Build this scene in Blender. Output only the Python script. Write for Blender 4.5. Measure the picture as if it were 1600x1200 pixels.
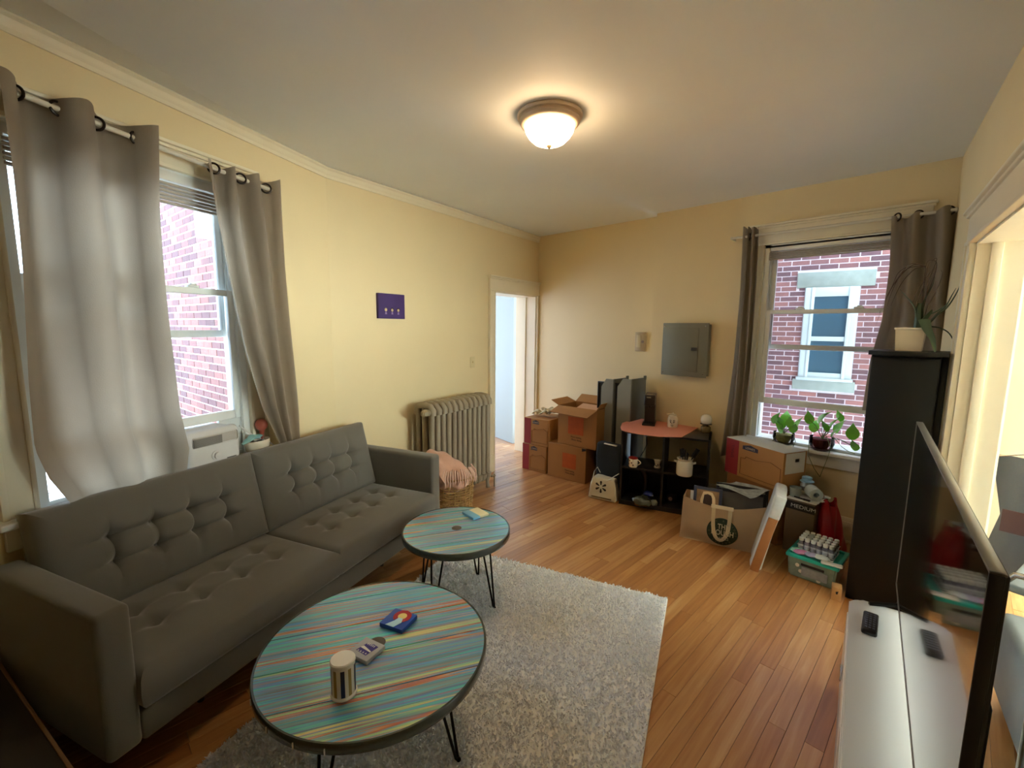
import bpy, bmesh, math, random
import numpy as np
from mathutils import Vector, Matrix, noise
R = math.radians
rnd = random.Random(7)
for o in list(bpy.data.objects): bpy.data.objects.remove(o)
COL = bpy.context.scene.collection
sc = bpy.context.scene

# ------------------------------------------------------------------ camera
EYE = Vector((0, 0, 1.65)); FPX = 692.0; HC = 2.78
_pi, _ro, _ph = R(-7.26), R(.56), R(-44.7)
_up = np.array([math.sin(_ro)*math.cos(_pi), math.cos(_ro)*math.cos(_pi), math.sin(_pi)])
_fh = np.array([0, 0, 1.]) - _up*_up[2]; _fh /= np.linalg.norm(_fh); _rt = np.cross(_up, _fh)
_X = -(math.cos(_ph)*_fh + math.sin(_ph)*_rt); _Y = math.cos(_ph+math.pi/2)*_fh + math.sin(_ph+math.pi/2)*_rt
CM = np.array([_X, _Y, _up])
cam = bpy.data.cameras.new('camera'); cam.sensor_fit = 'HORIZONTAL'; cam.sensor_width = 36; cam.lens = 36*FPX/1600; cam.clip_start = .02
camo = bpy.data.objects.new('camera', cam); COL.objects.link(camo)
_m = Matrix.Identity(4)
for i in range(3):
    _m[i][0] = CM[i, 0]; _m[i][1] = CM[i, 1]; _m[i][2] = -CM[i, 2]; _m[i][3] = EYE[i]
camo.matrix_world = _m; sc.camera = camo
sc.view_settings.view_transform = 'Standard'; sc.view_settings.look = 'None'; sc.view_settings.gamma = 1
sc.view_settings.exposure = 1.32; sc.view_settings.use_curve_mapping = False
sc.cycles.use_denoising = True; sc.cycles.max_bounces = 10; sc.cycles.diffuse_bounces = 6; sc.cycles.sample_clamp_indirect = 8
sc.cycles.transparent_max_bounces = 16; sc.cycles.caustics_reflective = False; sc.cycles.caustics_refractive = False

# ------------------------------------------------------------------ sky: bright even overcast
W = bpy.data.worlds.new('sky'); sc.world = W; W.use_nodes = True
wn = W.node_tree.nodes; bg = wn['Background']
bg.inputs['Color'].default_value = (.64, .83, 1.0, 1); bg.inputs['Strength'].default_value = 4.0

def fill_area(name, M, sx, sy, watts, col):
    l = bpy.data.lights.new(name, 'AREA'); l.shape = 'RECTANGLE'; l.size = sx; l.size_y = sy; l.energy = watts; l.color = col
    o = bpy.data.objects.new(name, l); COL.objects.link(o); o.matrix_world = M; return o
def portal(loc, rot, sx, sy):
    l = bpy.data.lights.new('window_portal', 'AREA'); l.shape = 'RECTANGLE'; l.size = sx; l.size_y = sy; l.cycles.is_portal = True
    o = bpy.data.objects.new('window_portal', l); COL.objects.link(o); o.location = loc; o.rotation_euler = rot; o['kind'] = 'helper'
    return o

# ------------------------------------------------------------------ measuring helpers: a pixel's ray met with a real plane
def ray(x, y):
    d = CM @ np.array([(x-800)/FPX, -(y-600)/FPX, 1.]); return Vector(d)
def atz(x, y, z=0.):
    d = ray(x, y); return EYE + d*((z-EYE.z)/d.z)
def ondepth(x, y, P):
    f = ray(800, 600); f.z = 0; d = ray(x, y); return EYE + d*((P.x*f.x+P.y*f.y)/(d.x*f.x+d.y*f.y))

class Fr:
    """upright frame: x along direction ang (clockwise from +Y), y = left of it, z up"""
    def __init__(s, o, ang):
        s.o = Vector((o[0], o[1], o[2] if len(o) > 2 else 0)); s.ang = ang; a = R(ang)
        s.d = Vector((math.sin(a), math.cos(a), 0)); s.n = Vector((-math.cos(a), math.sin(a), 0)); s.rz = math.pi/2 - a
    def mat(s): return Matrix.Translation(s.o) @ Matrix.Rotation(s.rz, 4, 'Z')
    def w(s, x, y=0, z=0): return s.o + s.d*x + s.n*y + Vector((0, 0, z))
    def l(s, P): v = Vector(P)-s.o; return Vector((v.dot(s.d), v.dot(s.n), v.z))
    def px(s, x, y, off=0.):
        """local point where the pixel's ray meets the plane y=off"""
        d = ray(x, y); q = s.n.dot(s.o + s.n*off - EYE)/s.n.dot(d); return s.l(EYE + d*q)
def frame2(p, q, z=0): 
    return Fr((p[0], p[1], z), math.degrees(math.atan2(q[0]-p[0], q[1]-p[1])))

# ------------------------------------------------------------------ materials
def lin(h):
    h = h.lstrip('#'); c = [int(h[i:i+2], 16)/255 for i in (0, 2, 4)]
    return tuple(((v+.055)/1.055)**2.4 if v > .04045 else v/12.92 for v in c) + (1,)
MATS = {}
def newmat(name):
    m = bpy.data.materials.new(name); m.use_nodes = True; nt = m.node_tree; return m, nt, nt.nodes['Principled BSDF']
def mat(name, col, rough=.5, metal=0., var=0., vscale=8., bump=0., bscale=60., coat=0., sheen=0., spec=.5, objvar=0., trans=0., emit=None, estr=0.):
    if name in MATS: return MATS[name]
    m, nt, b = newmat(name); N = nt.nodes; L = nt.links
    c = lin(col) if isinstance(col, str) else tuple(col)+(1,)
    b.inputs['Base Color'].default_value = c; b.inputs['Roughness'].default_value = rough; b.inputs['Metallic'].default_value = metal
    b.inputs['Specular IOR Level'].default_value = spec
    if coat: b.inputs['Coat Weight'].default_value = coat; b.inputs['Coat Roughness'].default_value = .08
    if sheen: b.inputs['Sheen Weight'].default_value = sheen; b.inputs['Sheen Roughness'].default_value = .4
    if trans: b.inputs['Transmission Weight'].default_value = trans
    if emit: b.inputs['Emission Color'].default_value = lin(emit); b.inputs['Emission Strength'].default_value = estr
    tc = N.new('ShaderNodeTexCoord')
    if var or objvar:
        n = N.new('ShaderNodeTexNoise'); n.inputs['Scale'].default_value = vscale; n.inputs['Detail'].default_value = 4
        L.new(tc.outputs['Object'], n.inputs['Vector'])
        mp = N.new('ShaderNodeMapRange'); mp.inputs[1].default_value = .25; mp.inputs[2].default_value = .75
        mp.inputs[3].default_value = 1-var; mp.inputs[4].default_value = 1+var; L.new(n.outputs[0], mp.inputs[0])
        val = mp.outputs[0]
        if objvar:
            g = N.new('ShaderNodeNewGeometry'); oi = N.new('ShaderNodeObjectInfo')
            a = N.new('ShaderNodeMath'); a.operation = 'ADD'; L.new(g.outputs['Random Per Island'], a.inputs[0]); L.new(oi.outputs['Random'], a.inputs[1])
            f = N.new('ShaderNodeMath'); f.operation = 'FRACT'; L.new(a.outputs[0], f.inputs[0])
            m2 = N.new('ShaderNodeMapRange'); m2.inputs[3].default_value = 1-objvar; m2.inputs[4].default_value = 1+objvar; L.new(f.outputs[0], m2.inputs[0])
            mu = N.new('ShaderNodeMath'); mu.operation = 'MULTIPLY'; L.new(val, mu.inputs[0]); L.new(m2.outputs[0], mu.inputs[1]); val = mu.outputs[0]
        vm = N.new('ShaderNodeVectorMath'); vm.operation = 'SCALE'; vm.inputs[0].default_value = c[:3]; L.new(val, vm.inputs['Scale'])
        L.new(vm.outputs[0], b.inputs['Base Color'])
    if bump:
        n2 = N.new('ShaderNodeTexNoise'); n2.inputs['Scale'].default_value = bscale; n2.inputs['Detail'].default_value = 3
        L.new(tc.outputs['Object'], n2.inputs['Vector']); bp = N.new('ShaderNodeBump'); bp.inputs['Strength'].default_value = bump; bp.inputs['Distance'].default_value = .004
        L.new(n2.outputs[0], bp.inputs['Height']); L.new(bp.outputs[0], b.inputs['Normal'])
    MATS[name] = m; return m

def ramp(N, stops, interp='LINEAR'):
    r = N.new('ShaderNodeValToRGB'); cr = r.color_ramp; cr.interpolation = interp
    while len(cr.elements) < len(stops): cr.elements.new(.5)
    for e, (p, c) in zip(cr.elements, stops): e.position = p; e.color = lin(c)
    return r

def wood_floor():
    m, nt, b = newmat('floor_oak'); N = nt.nodes; L = nt.links
    g = N.new('ShaderNodeNewGeometry'); oi = N.new('ShaderNodeObjectInfo')
    a = N.new('ShaderNodeMath'); a.operation = 'ADD'; L.new(g.outputs['Random Per Island'], a.inputs[0]); L.new(oi.outputs['Random'], a.inputs[1])
    f = N.new('ShaderNodeMath'); f.operation = 'FRACT'; L.new(a.outputs[0], f.inputs[0])
    s = N.new('ShaderNodeVectorMath'); s.operation = 'MULTIPLY'; s.inputs[1].default_value = (38, 2.2, 20); L.new(g.outputs['Position'], s.inputs[0])
    cx = N.new('ShaderNodeCombineXYZ'); mm = N.new('ShaderNodeMath'); mm.operation = 'MULTIPLY'; mm.inputs[1].default_value = 50; L.new(f.outputs[0], mm.inputs[0])
    L.new(mm.outputs[0], cx.inputs[1]); ad = N.new('ShaderNodeVectorMath'); L.new(s.outputs[0], ad.inputs[0]); L.new(cx.outputs[0], ad.inputs[1])
    n = N.new('ShaderNodeTexNoise'); n.inputs['Scale'].default_value = 1.; n.inputs['Detail'].default_value = 5; n.inputs['Distortion'].default_value = .6; L.new(ad.outputs[0], n.inputs['Vector'])
    r = ramp(N, [(0., '#8f5a2e'), (.4, '#ad743f'), (.7, '#c08c55'), (1., '#d4a874')])
    mx = N.new('ShaderNodeMath'); mx.operation = 'MULTIPLY_ADD'; mx.inputs[1].default_value = .55; L.new(f.outputs[0], mx.inputs[0])
    m3 = N.new('ShaderNodeMath'); m3.operation = 'MULTIPLY_ADD'; m3.inputs[1].default_value = .9; m3.inputs[2].default_value = -.22; L.new(n.outputs[0], m3.inputs[0]); L.new(m3.outputs[0], mx.inputs[2])
    L.new(mx.outputs[0], r.inputs[0]); L.new(r.outputs[0], b.inputs['Base Color'])
    b.inputs['Roughness'].default_value = .34; b.inputs['Coat Weight'].default_value = .9; b.inputs['Coat Roughness'].default_value = .27
    bp = N.new('ShaderNodeBump'); bp.inputs['Strength'].default_value = .15; bp.inputs['Distance'].default_value = .002; L.new(n.outputs[0], bp.inputs['Height']); L.new(bp.outputs[0], b.inputs['Normal'])
    return m
def brick_mat():
    m, nt, b = newmat('red_brick'); N = nt.nodes; L = nt.links
    g = N.new('ShaderNodeNewGeometry'); oi = N.new('ShaderNodeObjectInfo')
    a = N.new('ShaderNodeMath'); a.operation = 'ADD'; L.new(g.outputs['Random Per Island'], a.inputs[0]); L.new(oi.outputs['Random'], a.inputs[1])
    f = N.new('ShaderNodeMath'); f.operation = 'FRACT'; L.new(a.outputs[0], f.inputs[0])
    n = N.new('ShaderNodeTexNoise'); n.inputs['Scale'].default_value = 14; n.inputs['Detail'].default_value = 5; L.new(g.outputs['Position'], n.inputs['Vector'])
    mx = N.new('ShaderNodeMath'); mx.operation = 'MULTIPLY_ADD'; mx.inputs[1].default_value = .35; L.new(n.outputs[0], mx.inputs[0])
    m3 = N.new('ShaderNodeMath'); m3.operation = 'MULTIPLY'; m3.inputs[1].default_value = .65; L.new(f.outputs[0], m3.inputs[0]); L.new(m3.outputs[0], mx.inputs[2])
    r = ramp(N, [(0., '#4a3639'), (.3, '#60444a'), (.6, '#76504f'), (.85, '#8d5f5b'), (1., '#6a5256')])
    L.new(mx.outputs[0], r.inputs[0]); L.new(r.outputs[0], b.inputs['Base Color']); b.inputs['Roughness'].default_value = .9; return m
def glass_mat(name='window_glass', tint=(1, 1, 1)):
    m = bpy.data.materials.new(name); m.use_nodes = True; nt = m.node_tree; N = nt.nodes; L = nt.links; N.remove(N['Principled BSDF'])
    t = N.new('ShaderNodeBsdfTransparent'); t.inputs[0].default_value = tint+(1,); g = N.new('ShaderNodeBsdfGlossy'); g.inputs['Roughness'].default_value = .02
    f = N.new('ShaderNodeFresnel'); f.inputs[0].default_value = 1.35; mx = N.new('ShaderNodeMixShader')
    L.new(f.outputs[0], mx.inputs[0]); L.new(t.outputs[0], mx.inputs[1]); L.new(g.outputs[0], mx.inputs[2]); L.new(mx.outputs[0], N['Material Output'].inputs[0]); return m
def painted_board():
    """streaky acrylic paint under resin; streaks run along local x"""
    m, nt, b = newmat('painted_streaks'); N = nt.nodes; L = nt.links
    tc = N.new('ShaderNodeTexCoord'); oi = N.new('ShaderNodeObjectInfo')
    s = N.new('ShaderNodeVectorMath'); s.operation = 'MULTIPLY'; s.inputs[1].default_value = (.55, 24, 1); L.new(tc.outputs['Object'], s.inputs[0])
    cx = N.new('ShaderNodeCombineXYZ'); mm = N.new('ShaderNodeMath'); mm.operation = 'MULTIPLY'; mm.inputs[1].default_value = 37; L.new(oi.outputs['Random'], mm.inputs[0]); L.new(mm.outputs[0], cx.inputs[0]); L.new(mm.outputs[0], cx.inputs[2])
    ad = N.new('ShaderNodeVectorMath'); L.new(s.outputs[0], ad.inputs[0]); L.new(cx.outputs[0], ad.inputs[1])
    n = N.new('ShaderNodeTexNoise'); n.inputs['Scale'].default_value = 1.; n.inputs['Detail'].default_value = 3.2; n.inputs['Roughness'].default_value = .55; n.inputs['Distortion'].default_value = .12; L.new(ad.outputs[0], n.inputs['Vector'])
    mp = N.new('ShaderNodeMapRange'); mp.inputs[1].default_value = .27; mp.inputs[2].default_value = .73; L.new(n.outputs[0], mp.inputs[0])
    r = ramp(N, [(0., '#3d74b4'), (.08, '#62d2dc'), (.17, '#9a9494'), (.25, '#4cc4d4'), (.32, '#a58f8e'), (.39, '#5598dc'), (.46, '#5cd6c8'), (.53, '#8286b4'), (.59, '#55b6e4'),
                 (.65, '#dc9c60'), (.69, '#c4604c'), (.73, '#6cb4cc'), (.80, '#a8dc9c'), (.86, '#e8d890'), (.91, '#7c94cc'), (1., '#5cc8c8')])
    L.new(mp.outputs[0], r.inputs[0])
    n2 = N.new('ShaderNodeTexNoise'); n2.inputs['Scale'].default_value = 3; n2.inputs['Detail'].default_value = 2; L.new(ad.outputs[0], n2.inputs['Vector'])
    mp2 = N.new('ShaderNodeMapRange'); mp2.inputs[1].default_value = .55; mp2.inputs[2].default_value = .8; mp2.inputs[4].default_value = .6; L.new(n2.outputs[0], mp2.inputs[0])
    mix = N.new('ShaderNodeMix'); mix.data_type = 'RGBA'; L.new(mp2.outputs[0], mix.inputs[0]); L.new(r.outputs[0], mix.inputs[6]); mix.inputs[7].default_value = lin('#5e4e44')
    L.new(mix.outputs[2], b.inputs['Base Color'])
    b.inputs['Roughness'].default_value = .4; b.inputs['Coat Weight'].default_value = 1; b.inputs['Coat Roughness'].default_value = .1; return m
FLOOR = wood_floor(); BRICK = brick_mat(); GLASS = glass_mat(); PAINT = painted_board()
CREAM = mat('cream_wall_paint', '#e4d2a8', .62, var=.03, vscale=1.5, bump=.12, bscale=25)
CEIL = mat('ceiling_paint', '#e9eef0', .7, var=.03, vscale=1.2, bump=.25, bscale=3)
TRIMW = mat('cream_trim_gloss', '#e8dfc6', .35, var=.02, bump=.05, bscale=20)
TRIMB = mat('white_trim_gloss', '#e8e9e4', .35, var=.02)
MORTAR = mat('pale_mortar', '#bfb5bb', .95, var=.1, vscale=30)
STONE = mat('grey_limestone', '#7f8882', .9, var=.12, vscale=12, bump=.4)
CURT = mat('taupe_curtain_cloth', '#b8ac9b', .85, var=.05, vscale=3, bump=.25, bscale=260, sheen=.3)
def add_translucency(m, amt, col):
    nt = m.node_tree; N = nt.nodes; L = nt.links; t = N.new('ShaderNodeBsdfTranslucent'); t.inputs[0].default_value = lin(col); mx = N.new('ShaderNodeMixShader'); mx.inputs[0].default_value = amt
    L.new(N['Principled BSDF'].outputs[0], mx.inputs[1]); L.new(t.outputs[0], mx.inputs[2]); L.new(mx.outputs[0], N['Material Output'].inputs[0])
add_translucency(CURT, .22, '#b8b2a6')
SOFA = mat('grey_sofa_fabric', '#6b6860', .9, var=.05, vscale=5, bump=.35, bscale=420, sheen=.45)
BLACK = mat('black_laminate', '#17161a', .38, var=.05)
BLKM = mat('black_metal', '#141414', .35, metal=.6)
WHITEP = mat('white_plastic', '#dddfe0', .4)
CARD = mat('cardboard_brown', '#a5743f', .8, var=.05, vscale=6, bump=.1, bscale=90)
CARDD = mat('cardboard_dark', '#8a5a2e', .85, var=.05)
REDC = mat('box_red_print', '#8d1f24', .7)
INK = mat('black_ink', '#1c1715', .7)
INKB = mat('brown_ink', '#5a3018', .8)
ORANGE = mat('orange_print', '#b5551f', .8, var=.1, vscale=20)
WHITE = mat('plain_white', '#e8e6e0', .5)
GREYP = mat('grey_panel_plastic', '#86877f', .5, var=.03)
CERAM = mat('cream_ceramic', '#ddd6c4', .25)
CHROME = mat('brushed_steel', '#b9b6b0', .25, metal=1.)
TEAL = mat('teal_plastic', '#1fb3a4', .35)
WOODR = mat('light_bare_wood', '#b98a55', .6, var=.12, vscale=10)

# ------------------------------------------------------------------ mesh building
class MB:
    def __init__(s): s.bm = bmesh.new()
    def _xf(s, vs, M):
        if M is not None: bmesh.ops.transform(s.bm, matrix=M, verts=vs)
    def box(s, x0, x1, y0, y1, z0, z1, bev=0., seg=2, M=None):
        r = bmesh.ops.create_cube(s.bm, size=1); vs = r['verts']
        for v in vs: v.co = Vector(((x0+x1)/2+v.co.x*(x1-x0), (y0+y1)/2+v.co.y*(y1-y0), (z0+z1)/2+v.co.z*(z1-z0)))
        if bev:
            es = list({e for v in vs for e in v.link_edges}); rr = bmesh.ops.bevel(s.bm, geom=es, offset=bev, segments=seg, affect='EDGES', profile=.5)
            vs = list({v for f in rr['faces'] for v in f.verts} | {v for v in vs if v.is_valid})
        s._xf(vs, M); return s
    def lathe(s, prof, n=24, M=None, cap=True, a0=0, a1=360):
        full = abs(a1-a0) >= 360; k = n if full else n+1; rings = []
        allv = []
        for r_, z in prof:
            ring = [s.bm.verts.new((max(r_, 1e-5)*math.cos(R(a0+(a1-a0)*i/n)), max(r_, 1e-5)*math.sin(R(a0+(a1-a0)*i/n)), z)) for i in range(k)]; rings.append(ring); allv += ring
        for a, b in zip(rings, rings[1:]):
            for i in range(n):
                j = (i+1) % k; s.bm.faces.new((a[i], a[j], b[j], b[i]))
        if cap and full:
            if prof[0][0] > 1e-4: s.bm.faces.new(list(reversed(rings[0])))
            if prof[-1][0] > 1e-4: s.bm.faces.new(rings[-1])
        s._xf(allv, M); return s
    def cyl(s, r, z0, z1, n=24, M=None, r1=None): return s.lathe([(r, z0), (r if r1 is None else r1, z1)], n, M)
    def tube(s, pts, r, n=8, flat=1., closed=False, cap=True):
        pts = [Vector(p) for p in pts]; m = len(pts); rings = []; prev = None
        for i, p in enumerate(pts):
            t = (pts[(i+1) % m]-pts[i-1]) if closed else (pts[min(i+1, m-1)]-pts[max(i-1, 0)])
            t = t.normalized() if t.length > 1e-9 else Vector((0, 0, 1))
            if prev is None: u = t.cross(Vector((0, 0, 1)) if abs(t.z) < .9 else Vector((1, 0, 0))).normalized()
            else: u = (prev - t*prev.dot(t)).normalized()
            prev = u; v = t.cross(u); rr = r[i] if isinstance(r, (list, tuple)) else r
            rings.append([s.bm.verts.new(p + u*(rr*math.cos(2*math.pi*k/n)) + v*(rr*flat*math.sin(2*math.pi*k/n))) for k in range(n)])
        pr = list(zip(rings, rings[1:])) + ([(rings[-1], rings[0])] if closed else [])
        for a, b in pr:
            for k in range(n): s.bm.faces.new((a[k], a[(k+1) % n], b[(k+1) % n], b[k]))
        if cap and not closed:
            s.bm.faces.new(list(reversed(rings[0]))); s.bm.faces.new(rings[-1])
        return s
    def prism(s, poly, z0, z1, M=None):
        a = [s.bm.verts.new((x, y, z0)) for x, y in poly]; b = [s.bm.verts.new((x, y, z1)) for x, y in poly]; n = len(poly)
        ar = sum(poly[i][0]*poly[(i+1) % n][1]-poly[(i+1) % n][0]*poly[i][1] for i in range(n))
        if ar < 0: a.reverse(); b.reverse()
        s.bm.faces.new(list(reversed(a))); s.bm.faces.new(b)
        for i in range(n): s.bm.faces.new((a[i], a[(i+1) % n], b[(i+1) % n], b[i]))
        s._xf(a+b, M); return s
    def grid(s, fn, nu, nv, closeu=False):
        g = [[s.bm.verts.new(fn(i/nu, j/nv)) for i in range(nu+(0 if closeu else 1))] for j in range(nv+1)]
        for j in range(nv):
            for i in range(nu):
                k = (i+1) % nu if closeu else i+1
                s.bm.faces.new((g[j][i], g[j][k], g[j+1][k], g[j+1][i]))
        return g
    def faces(s, vs, fs, M=None):
        v = [s.bm.verts.new(p) for p in vs]
        for f in fs: s.bm.faces.new([v[i] for i in f])
        s._xf(v, M); return s
    def sphere(s, r, c=(0, 0, 0), sc_=(1, 1, 1), n=16):
        q = bmesh.ops.create_uvsphere(s.bm, u_segments=n, v_segments=max(6, n*2//3), radius=r)
        for v in q['verts']: v.co = Vector((v.co.x*sc_[0]+c[0], v.co.y*sc_[1]+c[1], v.co.z*sc_[2]+c[2]))
        return s
    def mesh(s, name, m, smooth=True, ang=38, weld=False):
        if weld: bmesh.ops.remove_doubles(s.bm, verts=s.bm.verts, dist=1e-5)
        bmesh.ops.recalc_face_normals(s.bm, faces=s.bm.faces)
        if smooth:
            for f in s.bm.faces: f.smooth = True
            for e in s.bm.edges:
                if len(e.link_faces) == 2 and e.calc_face_angle(0) > R(ang): e.smooth = False
        me = bpy.data.meshes.new(name); s.bm.to_mesh(me); s.bm.free()
        for x in (m if isinstance(m, (list, tuple)) else [m]): me.materials.append(x)
        return me
def link(name, me, parent=None, M=None):
    o = bpy.data.objects.new(name, me); COL.objects.link(o)
    if parent is not None: o.parent = parent
    if M is not None: o.matrix_local = M
    return o
def obj(name, mb, m, parent=None, M=None, **k): return link(name, mb.mesh(name, m, **k), parent, M)
def tag(o, label=None, cat=None, group=None, kind=None):
    if label: o['label'] = label
    if cat: o['category'] = cat
    if group: o['group'] = group
    if kind: o['kind'] = kind
    return o
def thing(name, label, cat, fr=None, group=None, M=None):
    o = bpy.data.objects.new(name, None); COL.objects.link(o); o.empty_display_size = .1
    o.matrix_world = M if M is not None else (fr.mat() if fr else Matrix.Identity(4)); return tag(o, label, cat, group)
def struct(name, mb, m, M=None, parent=None, **k):
    o = obj(name, mb, m, parent, M, **k)
    if parent is None: o['kind'] = 'structure'
    return o
def copytree(src):
    c = src.copy(); COL.objects.link(c)
    for ch in [x for x in bpy.data.objects if x.parent == src]:
        d = ch.copy(); COL.objects.link(d); d.parent = c
        for g in [x for x in bpy.data.objects if x.parent == ch]:
            e = g.copy(); COL.objects.link(e); e.parent = d
    return c
def T(x=0, y=0, z=0): return Matrix.Translation((x, y, z))
def RX(a): return Matrix.Rotation(R(a), 4, 'X')
def RY(a): return Matrix.Rotation(R(a), 4, 'Y')
def RZ(a): return Matrix.Rotation(R(a), 4, 'Z')
def text(body, size, m, parent, M, name='lettering', depth=.0006, align='CENTER', bold=0., sx=1.):
    c = bpy.data.curves.new('lettering', 'FONT'); c.body = body; c.size = size; c.align_x = align; c.align_y = 'CENTER'; c.extrude = depth; c.offset = bold; c.resolution_u = 3
    t = bpy.data.objects.new('t', c); COL.objects.link(t); bpy.context.view_layer.update()
    me = bpy.data.meshes.new_from_object(t.evaluated_get(bpy.context.evaluated_depsgraph_get())); bpy.data.objects.remove(t); bpy.data.curves.remove(c)
    me.materials.clear(); me.materials.append(m); me.transform(Matrix.Diagonal((sx, 1, 1, 1))); return link(name, me, parent, M)
FRONT = RX(90)   # puts flat xy art upright, facing local -y

# ================================================================== ROOM SHELL
AB = atz(508, 261, HC); COR = atz(842, 370, HC); FRC = atz(1505, 244.6, HC); JOGL = atz(1024, 339, HC); JOGR = atz(1026.5, 333.7, HC)
fA0 = Fr((AB.x, AB.y), -24.); A_S = -3.9                     # left wall with window: s runs 0 (bend) .. negative towards the camera
A_P = fA0.w(A_S)
fA = Fr((A_P.x, A_P.y), -24.); LA = -A_S                     # origin at the near end
fB = frame2(AB, COR); LB = (COR-AB).to_2d().length
fFL = frame2(COR, JOGL); LFL = (JOGL-COR).to_2d().length
fF = Fr((JOGR.x, FRC.y), 90.); LF = FRC.x-JOGR.x
aR = -6.76
fR = Fr((FRC.x, FRC.y), aR+180.); LR = 6.2                   # right wall, from the far corner towards the camera; y+ = outward
NEAR = fR.w(LR)

def wall_cells(mb, L, z0, z1, holes, th, x0=0.):
    xs = sorted({x0, L} | {h[0] for h in holes} | {h[1] for h in holes}); zs = sorted({z0, z1} | {h[2] for h in holes} | {h[3] for h in holes})
    for a, b in zip(xs, xs[1:]):
        for c, d in zip(zs, zs[1:]):
            if not any(h[0]-1e-6 <= a and b <= h[1]+1e-6 and h[2]-1e-6 <= c and d <= h[3]+1e-6 for h in holes): mb.box(a, b, 0, th, c, d)
    return mb
# --- left window opening (in the left wall)
a0 = fA.px(57, 793); a1 = fA.px(393, 690); aT = fA.px(280, 268)
WA = dict(x0=a0.x, x1=a1.x, z0=fA.px(294, 737, -.05).z, z1=aT.z)
# --- far window opening
b0 = fF.px(1172, 684); b1 = fF.px(1398, 560); bT = fF.px(1290, 372)
WB = dict(x0=b0.x, x1=b1.x, z0=fF.px(1237, 695).z, z1=bT.z)
# --- doorway in the rear-left wall
d0 = fB.px(771, 600); d1 = fB.px(836, 600); dT = fB.px(800, 457.5)
DB = dict(x0=d0.x, x1=d1.x, z1=dT.z)
# --- cased opening in the right wall
r0 = fR.px(1527, 377)
DR = dict(x0=r0.x, x1=r0.x+1.75, z1=r0.z)
TH = .16
struct('wall_left', wall_cells(MB(), LA, 0, HC+.35, [(WA['x0'], WA['x1'], WA['z0'], WA['z1'])], TH), CREAM, fA.mat(), smooth=False)
struct('wall_rear_left', wall_cells(MB(), LB+.16, 0, HC+.05, [(DB['x0'], DB['x1'], 0, DB['z1'])], .30), CREAM, fB.mat(), smooth=False)
struct('wall_rear', wall_cells(MB(), LFL+.05, 0, HC+.05, [], TH, -.05), CREAM, fFL.mat(), smooth=False)
struct('wall_rear_chimney', wall_cells(MB(), LF+.2, 0, HC+.05, [(WB['x0'], WB['x1'], WB['z0'], WB['z1'])], .24), CREAM, fF.mat(), smooth=False)
struct('wall_right', wall_cells(MB(), LR, 0, HC+.05, [(DR['x0'], DR['x1'], 0, DR['z1'])], TH, -.05), CREAM, fR.mat(), smooth=False)
fN = frame2(NEAR, A_P); LN = (NEAR-A_P).to_2d().length
struct('wall_near', wall_cells(MB(), LN+.2, 0, HC+.35, [], TH, -.2), CREAM, fN.mat(), smooth=False)
# ceiling: flat, with a shallow rise along the left wall
zl = [fA.px(0, 15).z, fA.px(200, 111).z]; sl = [fA.px(0, 15).x, fA.px(200, 111).x]
def topA(s): 
    k = (zl[0]-HC)/(LA-sl[0]); return HC + (LA-s)*k
pf = atz(160, 57, HC); dirf = (pf-AB); fold = AB + dirf*(LA/dirf.length*1.08)
ce = MB()
P = lambda v, z=HC: (v.x, v.y, z)
ov = .3
q_cor = COR + Vector((-ov, ov, 0)); 
vs = [P(AB), P(fold), P(fA.w(0), topA(0)), P(AB+fA.n*.2), P(fA.w(0, .2), topA(0)),
      P(COR+fB.n*.3), P(Vector((COR.x, COR.y+.4, 0))), P(Vector((FRC.x+.4, FRC.y+.4, 0))), P(fR.w(LR, .3)), P(NEAR+Vector((-.3, -.6, 0))), P(AB+fB.n*.3)]
vs2 = [(x, y, z+.12) for x, y, z in vs]
fs = [(0, 1, 9, 8, 7), (0, 2, 1), (0, 3, 4, 2), (0, 7, 6, 5, 10), (0, 10, 3), (1, 2, 4, 9)]
ce.faces(vs, fs); ce.faces(vs2, fs)
struct('ceiling', ce, CEIL, smooth=False)
# crown strip at the head of the left walls (top edge pinned to the ceiling)
def crown(name, fr, L, zf, h=.075):
    mb = MB(); prof = [(0, 0), (-.032, -.004), (-.032, -.014), (-.022, -.024), (-.016, -.044), (-.010, -.056), (-.010, -h), (0, -h)]
    A = [mb.bm.verts.new((0, y, zf(0)+z)) for y, z in prof]; B = [mb.bm.verts.new((L, y, zf(L)+z)) for y, z in prof]; n = len(prof)
    for i in range(n): mb.bm.faces.new((A[i], A[(i+1) % n], B[(i+1) % n], B[i]))
    return struct(name, mb, TRIMW, fr.mat(), smooth=False)
crown('trim_1', fA, LA, topA); crown('trim_2', fB, LB, lambda s: HC)
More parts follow.
